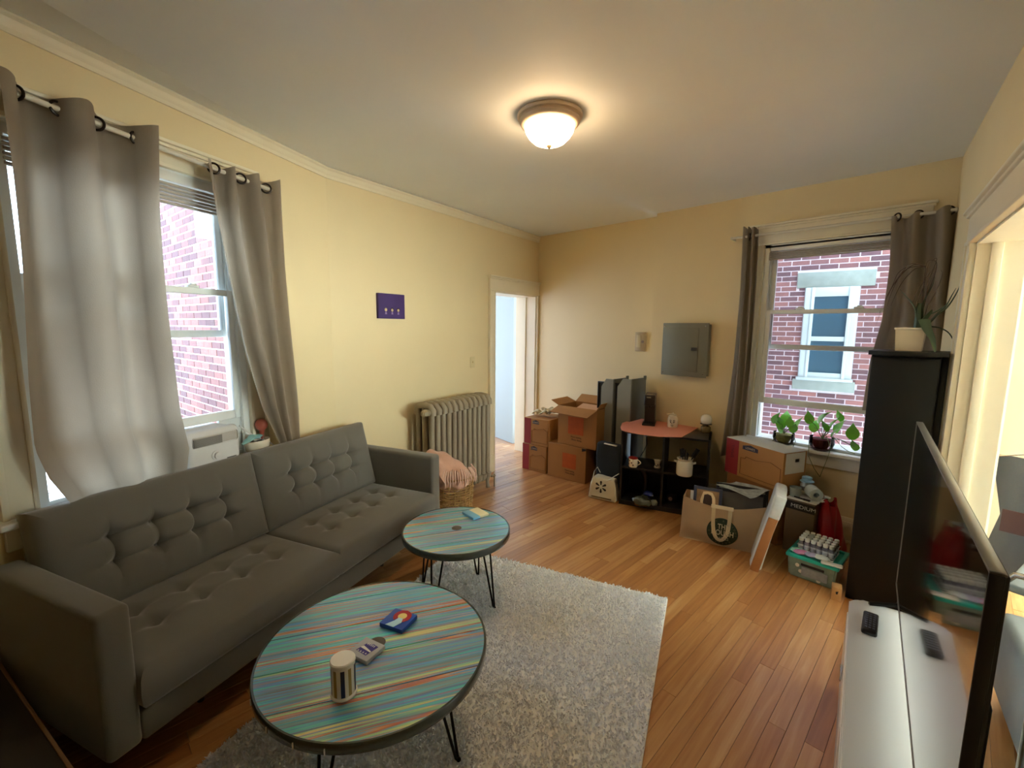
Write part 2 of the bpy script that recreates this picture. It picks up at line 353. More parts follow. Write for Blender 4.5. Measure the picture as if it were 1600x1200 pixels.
# floor: sub floor slab and boards
fl = MB(); fl.box(-6.2, 2.2, -2.6, 4.28, -.12, -.012); floor = struct('floor', fl, mat('subfloor_dark', '#4a2a10', .9), smooth=False)
bw = .066; cand = []
x = -6.1
while x < .55:
    y = -2.5 + rnd.uniform(-.9, 0)
    while y < 4.27:
        ln = rnd.choice([.5, .8, 1.0, 1.3, 1.6])*rnd.uniform(.85, 1.1); y1 = min(y+ln, 4.27)
        if y1-y > .05: cand.append((x, max(y, -2.5), y1))
        y += ln
    x += bw
def floor_seen(c):
    x, y0, y1 = c; n = 0
    for t in (.15, .5, .85):
        v = Vector((x+bw/2, y0+(y1-y0)*t, 0))-EYE; q = CM.T @ np.array(v)
        if q[2] > .1:
            u, w = 800+FPX*q[0]/q[2], 600-FPX*q[1]/q[2]
            if -20 < u < 1330 and 640 < w < 1215:
                xx, yy = x+bw/2, y0+(y1-y0)*t
                L = fA.l((xx, yy, 0)); L2 = fB.l((xx, yy, 0))
                if L.y < 0 and (L2.y < 0 or yy > 3): n += 1 + (1.5 if xx > -1.05 and yy < 3.3 else 0) + (1 if yy > 2.1 else 0)
    return n
cand.sort(key=lambda c: -floor_seen(c))
rest = MB()
for i, (x, y0, y1) in enumerate(cand):
    g = .0006; dz = rnd.uniform(-.0006, .0006)
    if i < 296:
        obj('plank', MB().box(g, bw-g, 0, y1-y0-g*2, -.02, dz, bev=.0008, seg=1), FLOOR, floor, T(x, y0, 0), smooth=False)
    else: rest.box(x+g, x+bw-g, y0, y1-g*2, -.02, dz)
rp = obj('planks', rest, FLOOR, floor, smooth=False); rp['kind'] = 'stuff'

def casing(name, fr, x0, x1, z0, z1, w, m, parent=None, head=.16, capw=.05, th=.022, left=True, right=True, top=None):
    """side boards, head board with a projecting cap; on the room side (y<0)"""
    mb = MB()
    if left: mb.box(x0-w, x0, -th, .002, z0, z1, .003).box(x0-w-.004, x0-w+.018, -th-.008, 0, z0, z1, .003).box(x0-.014, x0+.004, -th-.004, 0, z0, z1, .003)
    if right: mb.box(x1, x1+w, -th, .002, z0, z1, .003).box(x1+w-.018, x1+w+.004, -th-.008, 0, z0, z1, .003).box(x1-.004, x1+.014, -th-.004, 0, z0, z1, .003)
    mb.box(x0-w, x1+w, -th-.003, .002, z1, z1+head, .003).box(x0-w-.01, x1+w+.01, -th-.015, 0, z1+head-.035, z1+head-.018, .004)
    mb.box(x0-w-.02, x1+w+.02, -th-.028, 0, z1+head-.018, z1+head, .006).box(x0-w-.006, x1+w+.006, -th-.01, 0, z1-.006, z1+.012, .003)
    return struct(name, mb, m, fr.mat() if parent is None else None, parent)
def sash(name, x0, x1, z0, z1, y, parent, m, st=.045, rb=.05, rt=.045, th=.035):
    mb = MB().box(x0, x0+st, y, y+th, z0, z1, .004).box(x1-st, x1, y, y+th, z0, z1, .004).box(x0+st, x1-st, y, y+th, z0, z0+rb, .004).box(x0+st, x1-st, y, y+th, z1-rt, z1, .004)
    s = obj(name, mb, m, parent)
    obj('pane', MB().box(x0+st-.004, x1-st+.004, y+th/2-.002, y+th/2+.002, z0+rb-.004, z1-rt+.004), GLASS, s, smooth=False); return s
WBLUE = mat('white_sash_paint', '#eef3f3', .4, var=.02)
def window(name, fr, W_, th, casw, rail_top, rail_bot, rail_mid, headh, blindz, right=True):
    x0, x1, z0, z1 = W_['x0'], W_['x1'], W_['z0'], W_['z1']
    root = casing(name, fr, x0, x1, z0, z1, casw, TRIMW, head=headh, right=right)
    fm = MB().box(x0, x0+.03, .0, th, z0, z1).box(x1-.03, x1, .0, th, z0, z1).box(x0, x1, 0, th, z1-.03, z1).box(x0, x1, .02, th, z0-.03, z0+.02)
    for s_ in (x0+.03, x1-.042): fm.box(s_, s_+.012, .0, .02, z0, z1).box(s_, s_+.012, .07, .082, z0, z1)
    obj('window_frame', fm, WBLUE, root)
    sl_ = MB().box(x0-casw-.03, x1+casw+.03, -.075, .03, z0-.028, z0, .007, 3).box(x0-casw, x1+casw, -.022, 0, z0-.13, z0-.028, .004)
    obj('window_sill', sl_, TRIMB, root)
    xa, xb = x0+.03, x1-.03
    lo = sash('lower_sash', xa, xb, rail_bot, rail_top+.02, .022, root, WBLUE, rt=.034)
    up_ = sash('upper_sash', xa, xb, rail_mid-.02, z1-.02, .085, root, WBLUE, rb=.04)
    for q in ((xa*.7+xb*.3), (xa*.25+xb*.75)):
        obj('sash_lock', MB().box(q-.03, q+.03, .018, .055, rail_top+.02, rail_top+.034, .006).box(q-.012, q+.02, .024, .05, rail_top+.034, rail_top+.044, .004), WBLUE, root)
    # raised blind stack under the head rail
    nb = 6; hh = (z1-.02-blindz)
    obj('blind_headrail', MB().box(xa, xb, -.0, .019, z1-.06, z1-.012, .004), TRIMB, root)
    for k in range(nb):
        zz = z1-.066-(hh-.05)*(k+1)/nb
        obj('blind_slat', MB().box(xa+.004, xb-.004, -.006+.003*(k % 2), .02, zz, zz+(hh-.05)/nb*.72, .003), mat('blind_slat_grey', '#b5aea2', .6), root)
    return root
winA = window('window_1', fA, WA, .14, .105, fA.px(308, 455).z, fA.px(325, 657).z-.02, fA.px(308, 522).z, fA.px(200, 187.).z-WA['z1'] if False else .125, fA.px(286, 325).z)
winB = window('window_2', fF, WB, .2, .11, fF.px(1277, 487).z, fF.px(1260, 633).z-.025, fF.px(1270, 544).z, fF.px(1270, 341).z-WB['z1'], fF.px(1285, 400).z)
portal(fA.w((WA['x0']+WA['x1'])/2, .2, (WA['z0']+WA['z1'])/2), (R(90), 0, fA.rz), WA['x1']-WA['x0'], WA['z1']-WA['z0'])
portal(fF.w((WB['x0']+WB['x1'])/2, .3, (WB['z0']+WB['z1'])/2), (R(90), 0, fF.rz), WB['x1']-WB['x0'], WB['z1']-WB['z0'])
# storm window on the inside lower part of the far window: insect screen bar
# doorway casings
dr1 = casing('door_1', fB, DB['x0'], DB['x1'], 0, DB['z1'], .095, TRIMW, head=fB.px(800, 435.5).z-DB['z1'])
obj('door_jamb', MB().box(DB['x0']-.002, DB['x0']+.018, 0, .30, 0, DB['z1']).box(DB['x1']-.018, DB['x1']+.002, 0, .30, 0, DB['z1']).box(DB['x0'], DB['x1'], 0, .30, DB['z1']-.018, DB['z1']+.002)
    .box(DB['x1']-.035, DB['x1']-.018, .14, .18, 0, DB['z1']-.02).box(DB['x0']+.018, DB['x0']+.035, .14, .18, 0, DB['z1']-.02), TRIMW, dr1)
obj('plinth_block', MB().box(DB['x0']-.1, DB['x0']-.002, -.032, 0, 0, .2, .003).box(DB['x1']+.002, DB['x1']+.1, -.032, 0, 0, .2, .003), TRIMW, dr1)
dr2 = casing('door_2', fR, DR['x0'], DR['x1'], 0, DR['z1'], .12, TRIMW, head=.17)
jm = MB().box(DR['x0']-.002, DR['x0']+.015, 0, .17, 0, DR['z1']).box(DR['x1']-.015, DR['x1']+.002, 0, .17, 0, DR['z1']).box(DR['x0'], DR['x1'], 0, .17, DR['z1']-.015, DR['z1']+.002)
jm.box(DR['x0']+.015, DR['x0']+.03, .05, .09, 0, DR['z1']-.015, .002)
obj('door_jamb', jm, TRIMW, dr2)
obj('outer_casing', MB().box(DR['x0']-.11, DR['x0']+.0, .162, .182, 0, DR['z1']).box(DR['x0']-.11, DR['x1'], .162, .182, DR['z1'], DR['z1']+.12), TRIMB, dr2)
# baseboards
def base(name, fr, x0, x1, h=.2):
    struct(name, MB().box(x0, x1, -.02, .001, 0, h-.035, .003).box(x0, x1, -.014, .001, h-.035, h, .006).box(x0, x1, -.032, -.02, 0, .02, .006), TRIMW, fr.mat())
base('baseboard_left', fA, 0, LA-.02); base('baseboard_rear_left', fB, .02, DB['x0']-.1); base('baseboard_rear', fFL, .03, LFL-.02); base('baseboard_rear_chimney', fF, .0, LF)
base('baseboard_right', fR, 0.02, DR['x0']-.125)
# hallway beyond the rear-left doorway
hw = atz(780, 680.5, 0); fH = Fr((hw.x, hw.y), -80.)
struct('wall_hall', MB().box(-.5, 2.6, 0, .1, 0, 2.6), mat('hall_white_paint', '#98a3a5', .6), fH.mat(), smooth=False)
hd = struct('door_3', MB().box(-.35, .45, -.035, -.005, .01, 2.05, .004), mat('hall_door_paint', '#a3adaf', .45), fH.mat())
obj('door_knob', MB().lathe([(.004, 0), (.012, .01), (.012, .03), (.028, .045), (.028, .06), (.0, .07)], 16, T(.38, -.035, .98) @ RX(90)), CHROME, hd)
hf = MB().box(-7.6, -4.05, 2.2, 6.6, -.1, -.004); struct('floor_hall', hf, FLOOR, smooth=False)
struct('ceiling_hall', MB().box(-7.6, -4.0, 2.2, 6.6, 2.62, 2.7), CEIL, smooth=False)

# ================================================================== OUTSIDE BRICK HOUSES
brick_me = MB().box(0, .193, 0, .06, 0, .0545).mesh('brick', BRICK, smooth=False)
def brickwall(name, label, fr, L, z0, z1, holes, seen, th=.25):
    """fr.y- is the face we look at; courses at .0667"""
    w = MB(); w.box(0, L, .003, th, z0, z1); root = obj(name, w, MORTAR, None, fr.mat(), smooth=False); tag(root, kind='structure')
    cs = []; k = 0; z = z0+.005
    while z+.057 <= z1:
        off = 0 if k % 2 else -.1025
        x = off
        while x < L:
            a, b = max(x, 0), min(x+.195, L)
            if b-a > .03 and not any(a < h[1] and b > h[0] and z < h[3] and z+.057 > h[2] for h in holes): cs.append((a, b, z))
            elif b-a > .03:
                for h in holes:
                    if z < h[3] and z+.057 > h[2]:
                        if a < h[0] < b and h[0]-a > .04: cs.append((a, h[0]-.005, z))
                        if a < h[1] < b and b-h[1] > .04: cs.append((h[1]+.005, b, z))
            x += .205
        z += .0667; k += 1
    def score(c):
        p = fr.w((c[0]+c[1])/2, 0, c[2]) - EYE; q = CM.T @ np.array(p)
        if q[2] < .1: return 9
        u, v = 800+FPX*q[0]/q[2], 600-FPX*q[1]/q[2]; x0_, x1_, y0_, y1_ = seen
        if x0_ < u < x1_ and y0_ < v < y1_: return 0 + (v > 420)*-.1 + abs(v-520)/4000
        return 5
    cs.sort(key=score); n = 0; mb = MB()
    for a, b, z in cs:
        if n < 298 and score((a, b, z)) < 1:
            o = link('brick', brick_me, root, T(a, -.0012*((n*7) % 3), z) @ Matrix.Diagonal(((b-a)/.195, 1, 1, 1))); n += 1
        else: mb.box(a, b-.002, 0, .06, z, z+.0545)
    st = obj('bricks', mb, BRICK, root, smooth=False); st['kind'] = 'stuff'
    return root
pb = EYE + ray(345, 508)*3.8
fE1 = Fr((pb.x, pb.y), 83.1); e1o = fE1.w(-7.0); fE1 = Fr((e1o.x, e1o.y), 83.1)
b1w = brickwall('exterior_wall_beside', '', fE1, 7.55, -2.5, 4.6, [], (225, 352, 300, 700))
DSX = fE1.px(335, 360).x; DSZ = fE1.px(335, 374).z
obj('stone_cornice', MB().box(-.1, 7.06, -.16, .3, 4.6, 4.75, .01).box(-.1, 7.03, -.1, .3, 4.45, 4.6, .01), STONE, b1w)
obj('downspout', MB().box(DSX-.07, DSX+.07, -.12, .0, DSZ, 4.4, .01), mat('white_downpipe', '#e3e8ea', .4), b1w)
pc = EYE + ray(1203, 508)*6.15
fE2 = Fr((pc.x, pc.y), 80.7)
q0 = fE2.px(1259, 450); q1 = fE2.px(1331, 597); q2 = fE2.px(1343, 447)
xw0, xw1, zw0, zw1 = q0.x, (q1.x+q2.x)/2, q1.z, q0.z
l0 = fE2.px(1247, 430); l1 = fE2.px(1370, 422); l2 = fE2.px(1260, 450)
lint = (l0.x, l1.x, zw1+.0, fE2.px(1300, 424).z)
silh = (fE2.px(1238, 600).x, fE2.px(1335, 605).x, fE2.px(1285, 610).z, zw0)
b2w = brickwall('exterior_wall_opposite', '', fE2, 6.0, -2.5, 5.5, [(xw0, xw1, zw0, zw1), (lint[0], lint[1], lint[2], lint[3]), silh], (1195, 1400, 375, 720))
obj('stone_lintel', MB().box(lint[0], lint[1], -.02, .1, lint[2], lint[3], .006), STONE, b2w)
obj('stone_sill', MB().box(silh[0], silh[1], -.06, .1, silh[2], silh[3], .006), STONE, b2w)
nw = obj('neighbour_window', MB().box(xw0, xw0+.09, -.03, .06, zw0, zw1, .01).box(xw1-.09, xw1, -.03, .06, zw0, zw1, .01).box(xw0+.09, xw1-.09, -.03, .06, zw1-.12, zw1, .01).box(xw0+.09, xw1-.09, -.03, .06, zw0, zw0+.10, .01)
    .box(xw0+.09, xw1-.09, -.03, .05, (zw0*.55+zw1*.45)-.03, (zw0*.55+zw1*.45)+.03, .005).box(xw0+.07, xw0+.11, -.045, .0, zw0, zw1, .008).box(xw1-.11, xw1-.07, -.045, .0, zw0, zw1, .008).box(xw0-.02, xw1+.02, -.06, .0, zw0-.02, zw0+.03, .008), mat('neighbour_white_paint', '#a9b5b7', .4), b2w)
obj('pane', MB().box(xw0+.08, xw1-.08, -.012, -.008, zw0+.10, zw1-.12), mat('dark_blue_pane', '#37505f', .12, spec=.6), nw, smooth=False)
fE3 = Fr((pc.x, pc.y), 80.7-90.); e3o = fE3.w(-2.0); fE3 = Fr((e3o.x, e3o.y), fE3.ang)     # return wall coming towards us
fE3r = Fr(fE3.w(2.0), fE3.ang+180.)
b3w = brickwall('exterior_wall_return', '', fE3, 2.0, -2.5, 5.5, [], (1180, 1206, 370, 720))
# ================================================================== NEXT ROOM (through the cased opening)
NR = fR.mat()
struct('floor_next', MB().box(-2.2, 5, .17, 4.2, -.1, -.004), FLOOR, NR, smooth=False)
struct('ceiling_next', MB().box(-2.2, 5, .16, 4.2, 2.78, 2.9), CEIL, NR, smooth=False)
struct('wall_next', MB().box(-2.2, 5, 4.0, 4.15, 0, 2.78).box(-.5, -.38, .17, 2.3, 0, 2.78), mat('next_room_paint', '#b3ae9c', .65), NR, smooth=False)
NR_FILL = 560
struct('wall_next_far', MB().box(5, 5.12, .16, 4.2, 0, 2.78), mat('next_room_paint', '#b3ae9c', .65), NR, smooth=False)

# ================================================================== SOFA
fS = Fr((-1.850, -.030), -22.6); SL = 2.06; SD = .74
sofa = thing('sofa', 'grey tufted two-cushion fabric sofa under the left window', 'sofa', fS)
AW = .105
def puffy(x0, x1, y0, y1, z0, z1, nx, ny, buttons, SG, DK=.42, axis='z', rad=.035, dep=.022, crown_=.018):
    """cushion: rounded block whose face (top for axis z, front -y for axis y) is tufted"""
    mb = MB(); bm = mb.bm; N3 = (nx, ny, 8)
    def surf(u, v): 
        h = 0
        h += crown_*(1-abs(2*u-1)**4)*(1-abs(2*v-1)**4)
        for bu, bv in buttons:
            du = (u-bu)*LU; dv = (v-bv)*LV; h -= dep*math.exp(-(du*du+dv*dv)/(2*.024**2))
            h -= dep*DK*math.exp(-(du*du)/(2*.009**2))*math.exp(-(dv*dv)/(2*SG**2)) + dep*DK*math.exp(-(dv*dv)/(2*.009**2))*math.exp(-(du*du)/(2*SG**2))
        return h
    LU, LV = (x1-x0, y1-y0) if axis == 'z' else (x1-x0, z1-z0)
    D = (z1-z0) if axis == 'z' else (y1-y0)
    def p(u, v, w):  # u,v in-plane 0..1 ; w 0 back ..1 face ; rounded edges by superellipse shrink
        e = .5-abs(w-.5); r = rad; k = max(0., 1-(e*D)/r); ins = r*(1-math.sqrt(max(0, 1-k*k)))
        a = (u-.5)*(LU-2*ins)+LU/2; b = (v-.5)*(LV-2*ins)+LV/2
        f = w*D + (surf(u, v) if w > .999 else 0)
        if w > .999:
            eu = min(u, 1-u)*LU; ev = min(v, 1-v)*LV; f -= 0
        bulge = .012*math.sin(math.pi*w)
        if u in (0, 1): a += bulge*(1 if u else -1)
        if v in (0, 1): b += bulge*(1 if v else -1)
        if axis == 'z': return (x0+a, y0+b, z0+f)
        return (x0+a, y1-f, z0+b)
    V = {}
    def vert(i, j, k):
        if (i, j, k) not in V: V[(i, j, k)] = bm.verts.new(p(i/nx, j/ny, ws[k]))
        return V[(i, j, k)]
    ws = [0, rad*.3/D, rad/D, .5, 1-rad/D, 1-rad*.65/D, 1-rad*.3/D, 1-rad*.08/D, 1.]; K = len(ws)-1
    for i in range(nx):
        for j in range(ny):
            for k in (0, K): bm.faces.new((vert(i, j, k), vert(i+1, j, k), vert(i+1, j+1, k), vert(i, j+1, k)))
    for k in range(K):
        for i in range(nx):
            for j in (0, ny): bm.faces.new((vert(i, j, k), vert(i+1, j, k), vert(i+1, j, k+1), vert(i, j, k+1)))
        for j in range(ny):
            for i in (0, nx): bm.faces.new((vert(i, j, k), vert(i, j+1, k), vert(i, j+1, k+1), vert(i, j, k+1)))
    return mb
obj('base_frame', MB().box(AW, SL-AW, .004, SD-.04, .185, .30, .012, 3), SOFA, sofa)
for s_ in (0, 1):
    xa = s_*(SL-AW); obj('arm', MB().box(xa, xa+AW, 0, SD, .185, .717, .022, 4), SOFA, sofa)
obj('back_frame', MB().box(AW, SL-AW, SD-.10, SD, .185, .80, .025, 4), SOFA, sofa)
mid = SL/2
for k, (xa, xb) in enumerate(((AW+.003, mid-.004), (mid+.004, SL-AW-.003))):
    bt = [((i+.5)/4.*.86+.07, v) for i in range(4) for v in (.40, .66)]
    obj('seat_cushion', puffy(xa, xb, -.012, .60, .302, .455, 64, 44, bt, .05, .30, 'z', .03, .022, .014), SOFA, sofa)
    bt = [((i+1)/5., v) for i in range(4) for v in (.34, .64)]
    M = T(0, .565, .452) @ RX(-14) @ T(0, 0, 0)
    obj('back_cushion', puffy(xa, xb, -.075, .095, .0, .46, 64, 40, bt, .085, .38, 'y', .045, .034, .02), SOFA, sofa, M)
for x_, y_ in ((.42, .22), (SL-.42, .22), (.2, SD-.1), (SL-.2, SD-.1)):
    obj('leg', MB().lathe([(.014, 0), (.024, .19)], 12, T(x_, y_, 0)), mat('dark_walnut', '#2b1a10', .4), sofa)

# ================================================================== CURTAINS AND RODS
def lerp_poly(pts, t):
    L = [0]
    for a, b in zip(pts, pts[1:]): L.append(L[-1]+(b-a).length)
    d = t*L[-1]
    for i in range(len(pts)-1):
        if d <= L[i+1] or i == len(pts)-2:
            k = (d-L[i])/max(1e-9, L[i+1]-L[i]); return pts[i].lerp(pts[i+1], min(max(k, 0), 1))
def curtain(label, fr, off, left, right, half, amp, ph, group, rings, rodpts, flare=None, nu=120, nv=44, floor_amp=None):
    lp = [fr.px(x, y, off) for x, y in left]; rp_ = [fr.px(x, y, off) for x, y in right]
    o0 = (lp[0]+rp_[0])/2
    root = thing('curtain', label, 'curtain', Fr(fr.w(o0.x, off, 0), fr.ang), group)
    fa = floor_amp or amp
    def f(u, v):
        a = lerp_poly(lp, v); b = lerp_poly(rp_, v); p = a.lerp(b, u)
        aa = amp+(fa-amp)*v; w = math.cos(math.pi*half*u+ph + .25*math.sin(3*v+u*2))
        w = math.copysign(abs(w)**.8, w)
        y = off - aa*w - .006*math.sin(9*u+7*v) + (flare(u, v) if flare else 0)
        return Vector((p.x + .006*math.sin(5*v+9*u), y, p.z + (.012*math.sin(math.pi*half*u*1.0+1) if v < .001 else 0))) - Vector((o0.x, off, 0))
    mb = MB(); mb.grid(f, nu, nv)
    r = bmesh.ops.solidify(mb.bm, geom=list(mb.bm.faces), thickness=.0025)
    obj('cloth', mb, CURT, root)
    # grommets on the rod line
    ra, rb = rodpts
    for gx in rings:
        pa = fr.px(*ra, off); pb_ = fr.px(*rb, off); 
        gl = fr.px(gx[0], gx[1], off); k = (gl.x-pa.x)/(pb_.x-pa.x); z = pa.z+(pb_.z-pa.z)*k
        M = T(gl.x-o0.x, 0, z) @ RZ(gx[2]) @ RX(90)
        obj('grommet', MB().tube([(.026*math.cos(2*math.pi*i/20), .026*math.sin(2*math.pi*i/20), 0) for i in range(20)], .0055, 8, closed=True), mat('dark_bronze', '#2a221d', .35, metal=.7), root, M)
    return root
OFF = -.11
rodA = (( -30, 124), (436, 302))
def rod(label, fr, off, a, b):
    p, q = fr.px(*a, off), fr.px(*b, off); t = thing('curtain_rod', label, 'curtain rod', Fr(fr.w(p.x, off, p.z), fr.ang))
    d = q-p; obj('pole', MB().tube([(0, 0, 0), (d.x, 0, d.z)], .011, 14), mat('white_rod_enamel', '#d8d3c4', .35), t)
    obj('bracket', MB().box(d.x-.012, d.x, -.012, -off-.02, d.z-.012, d.z+.012, .003), mat('white_rod_enamel', '#d8d3c4', .35), t)
    obj('bracket', MB().box(0.0, .012, -.012, -off-.02, -.012, .012, .003), mat('white_rod_enamel', '#d8d3c4', .35), t)
    return t
rod('white curtain rod across the left window above the sofa', fA, OFF, (-60, 112.5), rodA[1])
curtain('wide taupe curtain hanging behind the sofa at the window\'s near side', fA, OFF,
        [(-18, 112), (2, 260), (22, 430), (38, 600), (50, 700), (72, 745), (120, 800)], [(233, 203), (240, 330), (256, 500), (272, 640), (287, 700), (282, 760)],
        4, .065, math.pi/2*0+.0, 'curtains at the left window', [(23, 149, -50), (91, 176, 10), (151, 197, -45), (213, 222, 15)], rodA, floor_amp=.03,
        flare=lambda u, v: -.02*math.exp(-((u-.45)/.25)**2)*max(0, v-.8)*5)
curtain('taupe curtain swept aside over the planter at the window\'s far side', fA, OFF,
        [(317, 252), (330, 340), (350, 430), (378, 540), (408, 640), (438, 700)], [(430, 284), (440, 400), (452, 540), (461, 640), (465, 705)],
        6, .038, 0, 'curtains at the left window', [(334, 264, -35), (376, 280, -25), (416, 296, -35)], rodA, floor_amp=.022)
rodB = ((1165, 371), (1483, 329))
rod('white curtain rod across the far window', fF, OFF, (1142, 373), (1497, 327))
curtain('narrow taupe curtain beside the electrical panel', fF, OFF, [(1163, 357), (1158, 450), (1147, 570), (1132, 690), (1128, 712)], [(1187, 357), (1183, 450), (1176, 570), (1166, 690), (1163, 712)],
        6, .03, 0, 'curtains at the far window', [(1172, 369, -70)], rodB, nu=90)
curtain('taupe curtain behind the spiky plant in the corner', fF, OFF, [(1394, 342), (1389, 420), (1378, 500), (1362, 560), (1350, 640)], [(1499, 321), (1496, 420), (1490, 520), (1482, 640), (1478, 660)],
        5, .04, .3, 'curtains at the far window', [(1402, 340, -40), (1436, 335, 30), (1484, 329, 25)], rodB)

# ================================================================== CEILING LIGHT
LP = atz(859, 180, HC)
lt = thing('ceiling_light', 'round flush ceiling light with a glowing white glass bowl', 'ceiling light', M=Matrix.Translation(LP))
obj('pan', MB().lathe([(.0, 0), (.172, 0), (.176, -.008), (.170, -.018), (.158, -.022), (.158, -.026), (.163, -.034), (.155, -.048), (.138, -.056), (.130, -.056), (.128, -.03), (0, -.03)], 56), mat('brushed_nickel_warm', '#c4b29c', .45, metal=.2), lt)
obj('glass_bowl', MB().lathe([(.134, -.052), (.134, -.062), (.128, -.085), (.112, -.11), (.085, -.135), (.05, -.15), (.0, -.156)], 48), mat('lit_opal_glass', '#fff2dc', .4, emit='#ffd6a2', estr=17.), lt)
obj('finial', MB().lathe([(.0, -.172), (.006, -.168), (.012, -.162), (.016, -.156), (.012, -.152), (.0, -.150)], 16), mat('brushed_nickel_pale', '#c9b48c', .35, metal=.6), lt)

# ================================================================== RUG
r0_ = Vector((-1.118, 2.47, 0)); fG = Fr((-1.118, 2.47), -90-21.5+0); RW, RLn = 1.52, 2.44
rug = thing('rug', 'pale grey shaggy rug under the two round tables', 'rug', fG)
obj('backing', MB().box(0, RW, 0, RLn, .0, .012, .005), mat('rug_backing_white', '#f2f2f0', .9), rug)
rng = np.random.default_rng(3); n = 52000
px_, py_ = rng.uniform(.006, RW-.006, n), rng.uniform(.006, RLn-.006, n); a_ = rng.uniform(0, 2*np.pi, n); h_ = rng.uniform(.012, .017, n); lx, ly = rng.normal(0, .009, n), rng.normal(0, .009, n); w_ = .0042
c_, s__ = np.cos(a_)*w_, np.sin(a_)*w_
lx = np.clip(px_+lx, .0, RW)-px_; ly = np.clip(py_+ly, 0, RLn)-py_
vv = np.stack([np.stack([px_-c_, py_-s__, np.full(n, .010)], 1), np.stack([px_+c_, py_+s__, np.full(n, .010)], 1),
               np.stack([px_+lx*.6+c_*.9, py_+ly*.6+s__*.9, .012+h_*.6], 1), np.stack([px_+lx+0*c_, py_+ly, .010+h_], 1), np.stack([px_+lx*.6-c_*.9, py_+ly*.6-s__*.9, .012+h_*.6], 1)], 1).reshape(-1, 3)
me = bpy.data.meshes.new('pile'); me.vertices.add(n*5); me.vertices.foreach_set('co', vv.astype(np.float32).ravel())
me.loops.add(n*5); me.loops.foreach_set('vertex_index', np.arange(n*5, dtype=np.int32)); me.polygons.add(n)
me.polygons.foreach_set('loop_start', np.arange(0, n*5, 5, dtype=np.int32)); me.polygons.foreach_set('loop_total', np.full(n, 5, dtype=np.int32)); me.update(calc_edges=True)
me.materials.append(mat('rug_pile', '#f6f8fc', .95, objvar=.06, sheen=.3)); pl = link('pile', me, rug); pl['kind'] = 'stuff'

# ================================================================== ROUND TABLES
def round_table(label, cx, cy, r, z, grain, legs, hub):
    t = thing('coffee_table', label, 'table', M=T(cx, cy, 0) @ RZ(grain), group='round painted tables')
    nb = 9; th = .032; bwid = 2*r/nb
    for i in range(nb):
        ya, yb = -r+i*bwid+.0011, -r+(i+1)*bwid-.0011
        yy = [ya+(yb-ya)*k/6 for k in range(7)]; pr_ = [(math.sqrt(max((r-.004)**2-min(abs(y), r-.0045)**2, 0)), y) for y in yy]
        poly = [(x, y) for x, y in pr_] + [(-x, y) for x, y in reversed(pr_)]
        poly = [p for k, p in enumerate(poly) if k == 0 or (Vector(p)-Vector(poly[k-1])).length > 1e-5]
        obj('board', MB().prism(poly, z-th, z-.0012*(i % 2)), PAINT, t, smooth=False)
    obj('rim_band', MB().lathe([(r-.004, z-th-.004), (r+.004, z-th-.004), (r+.006, z-th), (r+.006, z-.003), (r+.003, z+.0015), (r-.003, z+.0015), (r-.004, z-.002), (r-.004, z-th-.004)], 96, cap=False), mat('dark_resin_rim', '#3c4640', .25, var=.25, vscale=6, coat=.6), t)
    obj('hub_disc', MB().cyl(hub, z-.002, z+.0006, 32, T(0, 0, 0)), mat('dark_hub_inlay', '#4a4440', .3), t)
    if r > .4:
        for a in (-48, -62, -78, -98): obj('rim_tick', MB().box(-.002, .002, -.0015, .0015, z-.034, z-.012, M=RZ(a-grain) @ T(r+.007, 0, 0)), WHITE, t)
    for a in legs:
        m = MB(); c = Vector((r*.62, 0, 0)); f_ = Vector((r*.82, 0, .006)); zt = z-th; zf = .012 if r > .4 else 0
        for s_ in (-.045, .045): m.tube([(c.x, s_, zt), (c.x+(f_.x-c.x)*.9, s_*.16, .03), (f_.x, s_*.05, .007+zf)], .0055, 8)
        m.sphere(.009, (f_.x, 0, .009+zf)).box(c.x-.02, c.x+.03, -.06, .06, zt-.004, zt)
        obj('leg', m, BLKM, t, RZ(a-grain))
    return t
TZ1, TZ2 = .42, .45
big = round_table('larger round coffee table of streaky painted boards, holding a striped candle', -1.497, .750, .423, TZ1, 64, (28, 118, 208, 298), .034)
small = round_table('smaller round table of streaky painted boards beside the sofa\'s far arm', -2.03, 1.552, .316, TZ2, 64, (20, 110, 200, 290), .030)
# candle
cp = atz(529, 1093, TZ1+.002)
cn = thing('candle', 'short candle holder with navy and gold vertical stripes and a white top', 'candle', M=Matrix.Translation(cp+Vector((-.012, .024, 0))) @ Matrix.Scale(1.25, 4))
obj('jar', MB().lathe([(.030, 0), (.034, .003), (.034, .007), (.031, .010), (.031, .098), (.0, .098)], 40), mat('candle_white', '#e9e5dc', .3), cn)
for k in range(10):
    a0_ = k*36; obj('stripe', MB().lathe([(.0312, .012), (.0316, .012), (.0316, .088), (.0312, .088)], 4, cap=False, a0=a0_, a1=a0_+(19 if k % 2 else 16)), mat('navy_enamel', '#15184a', .3) if k % 2 else mat('gold_enamel', '#a88d4e', .35, metal=.3), cn)
obj('lid', MB().lathe([(.0, .104), (.030, .104), (.0325, .101), (.0325, .096), (.0, .096)], 40), mat('candle_lid_white', '#f2efe8', .35), cn)
def flatbox(name, label, cat, corner_px, z, w, d, h, rot, m, group=None):
    p = atz(*corner_px, z); return tag(obj(name, MB().box(-w/2, w/2, -d/2, d/2, 0, h, .0015), m, None, T(p.x, p.y, p.z) @ RZ(rot)), label, cat, group)
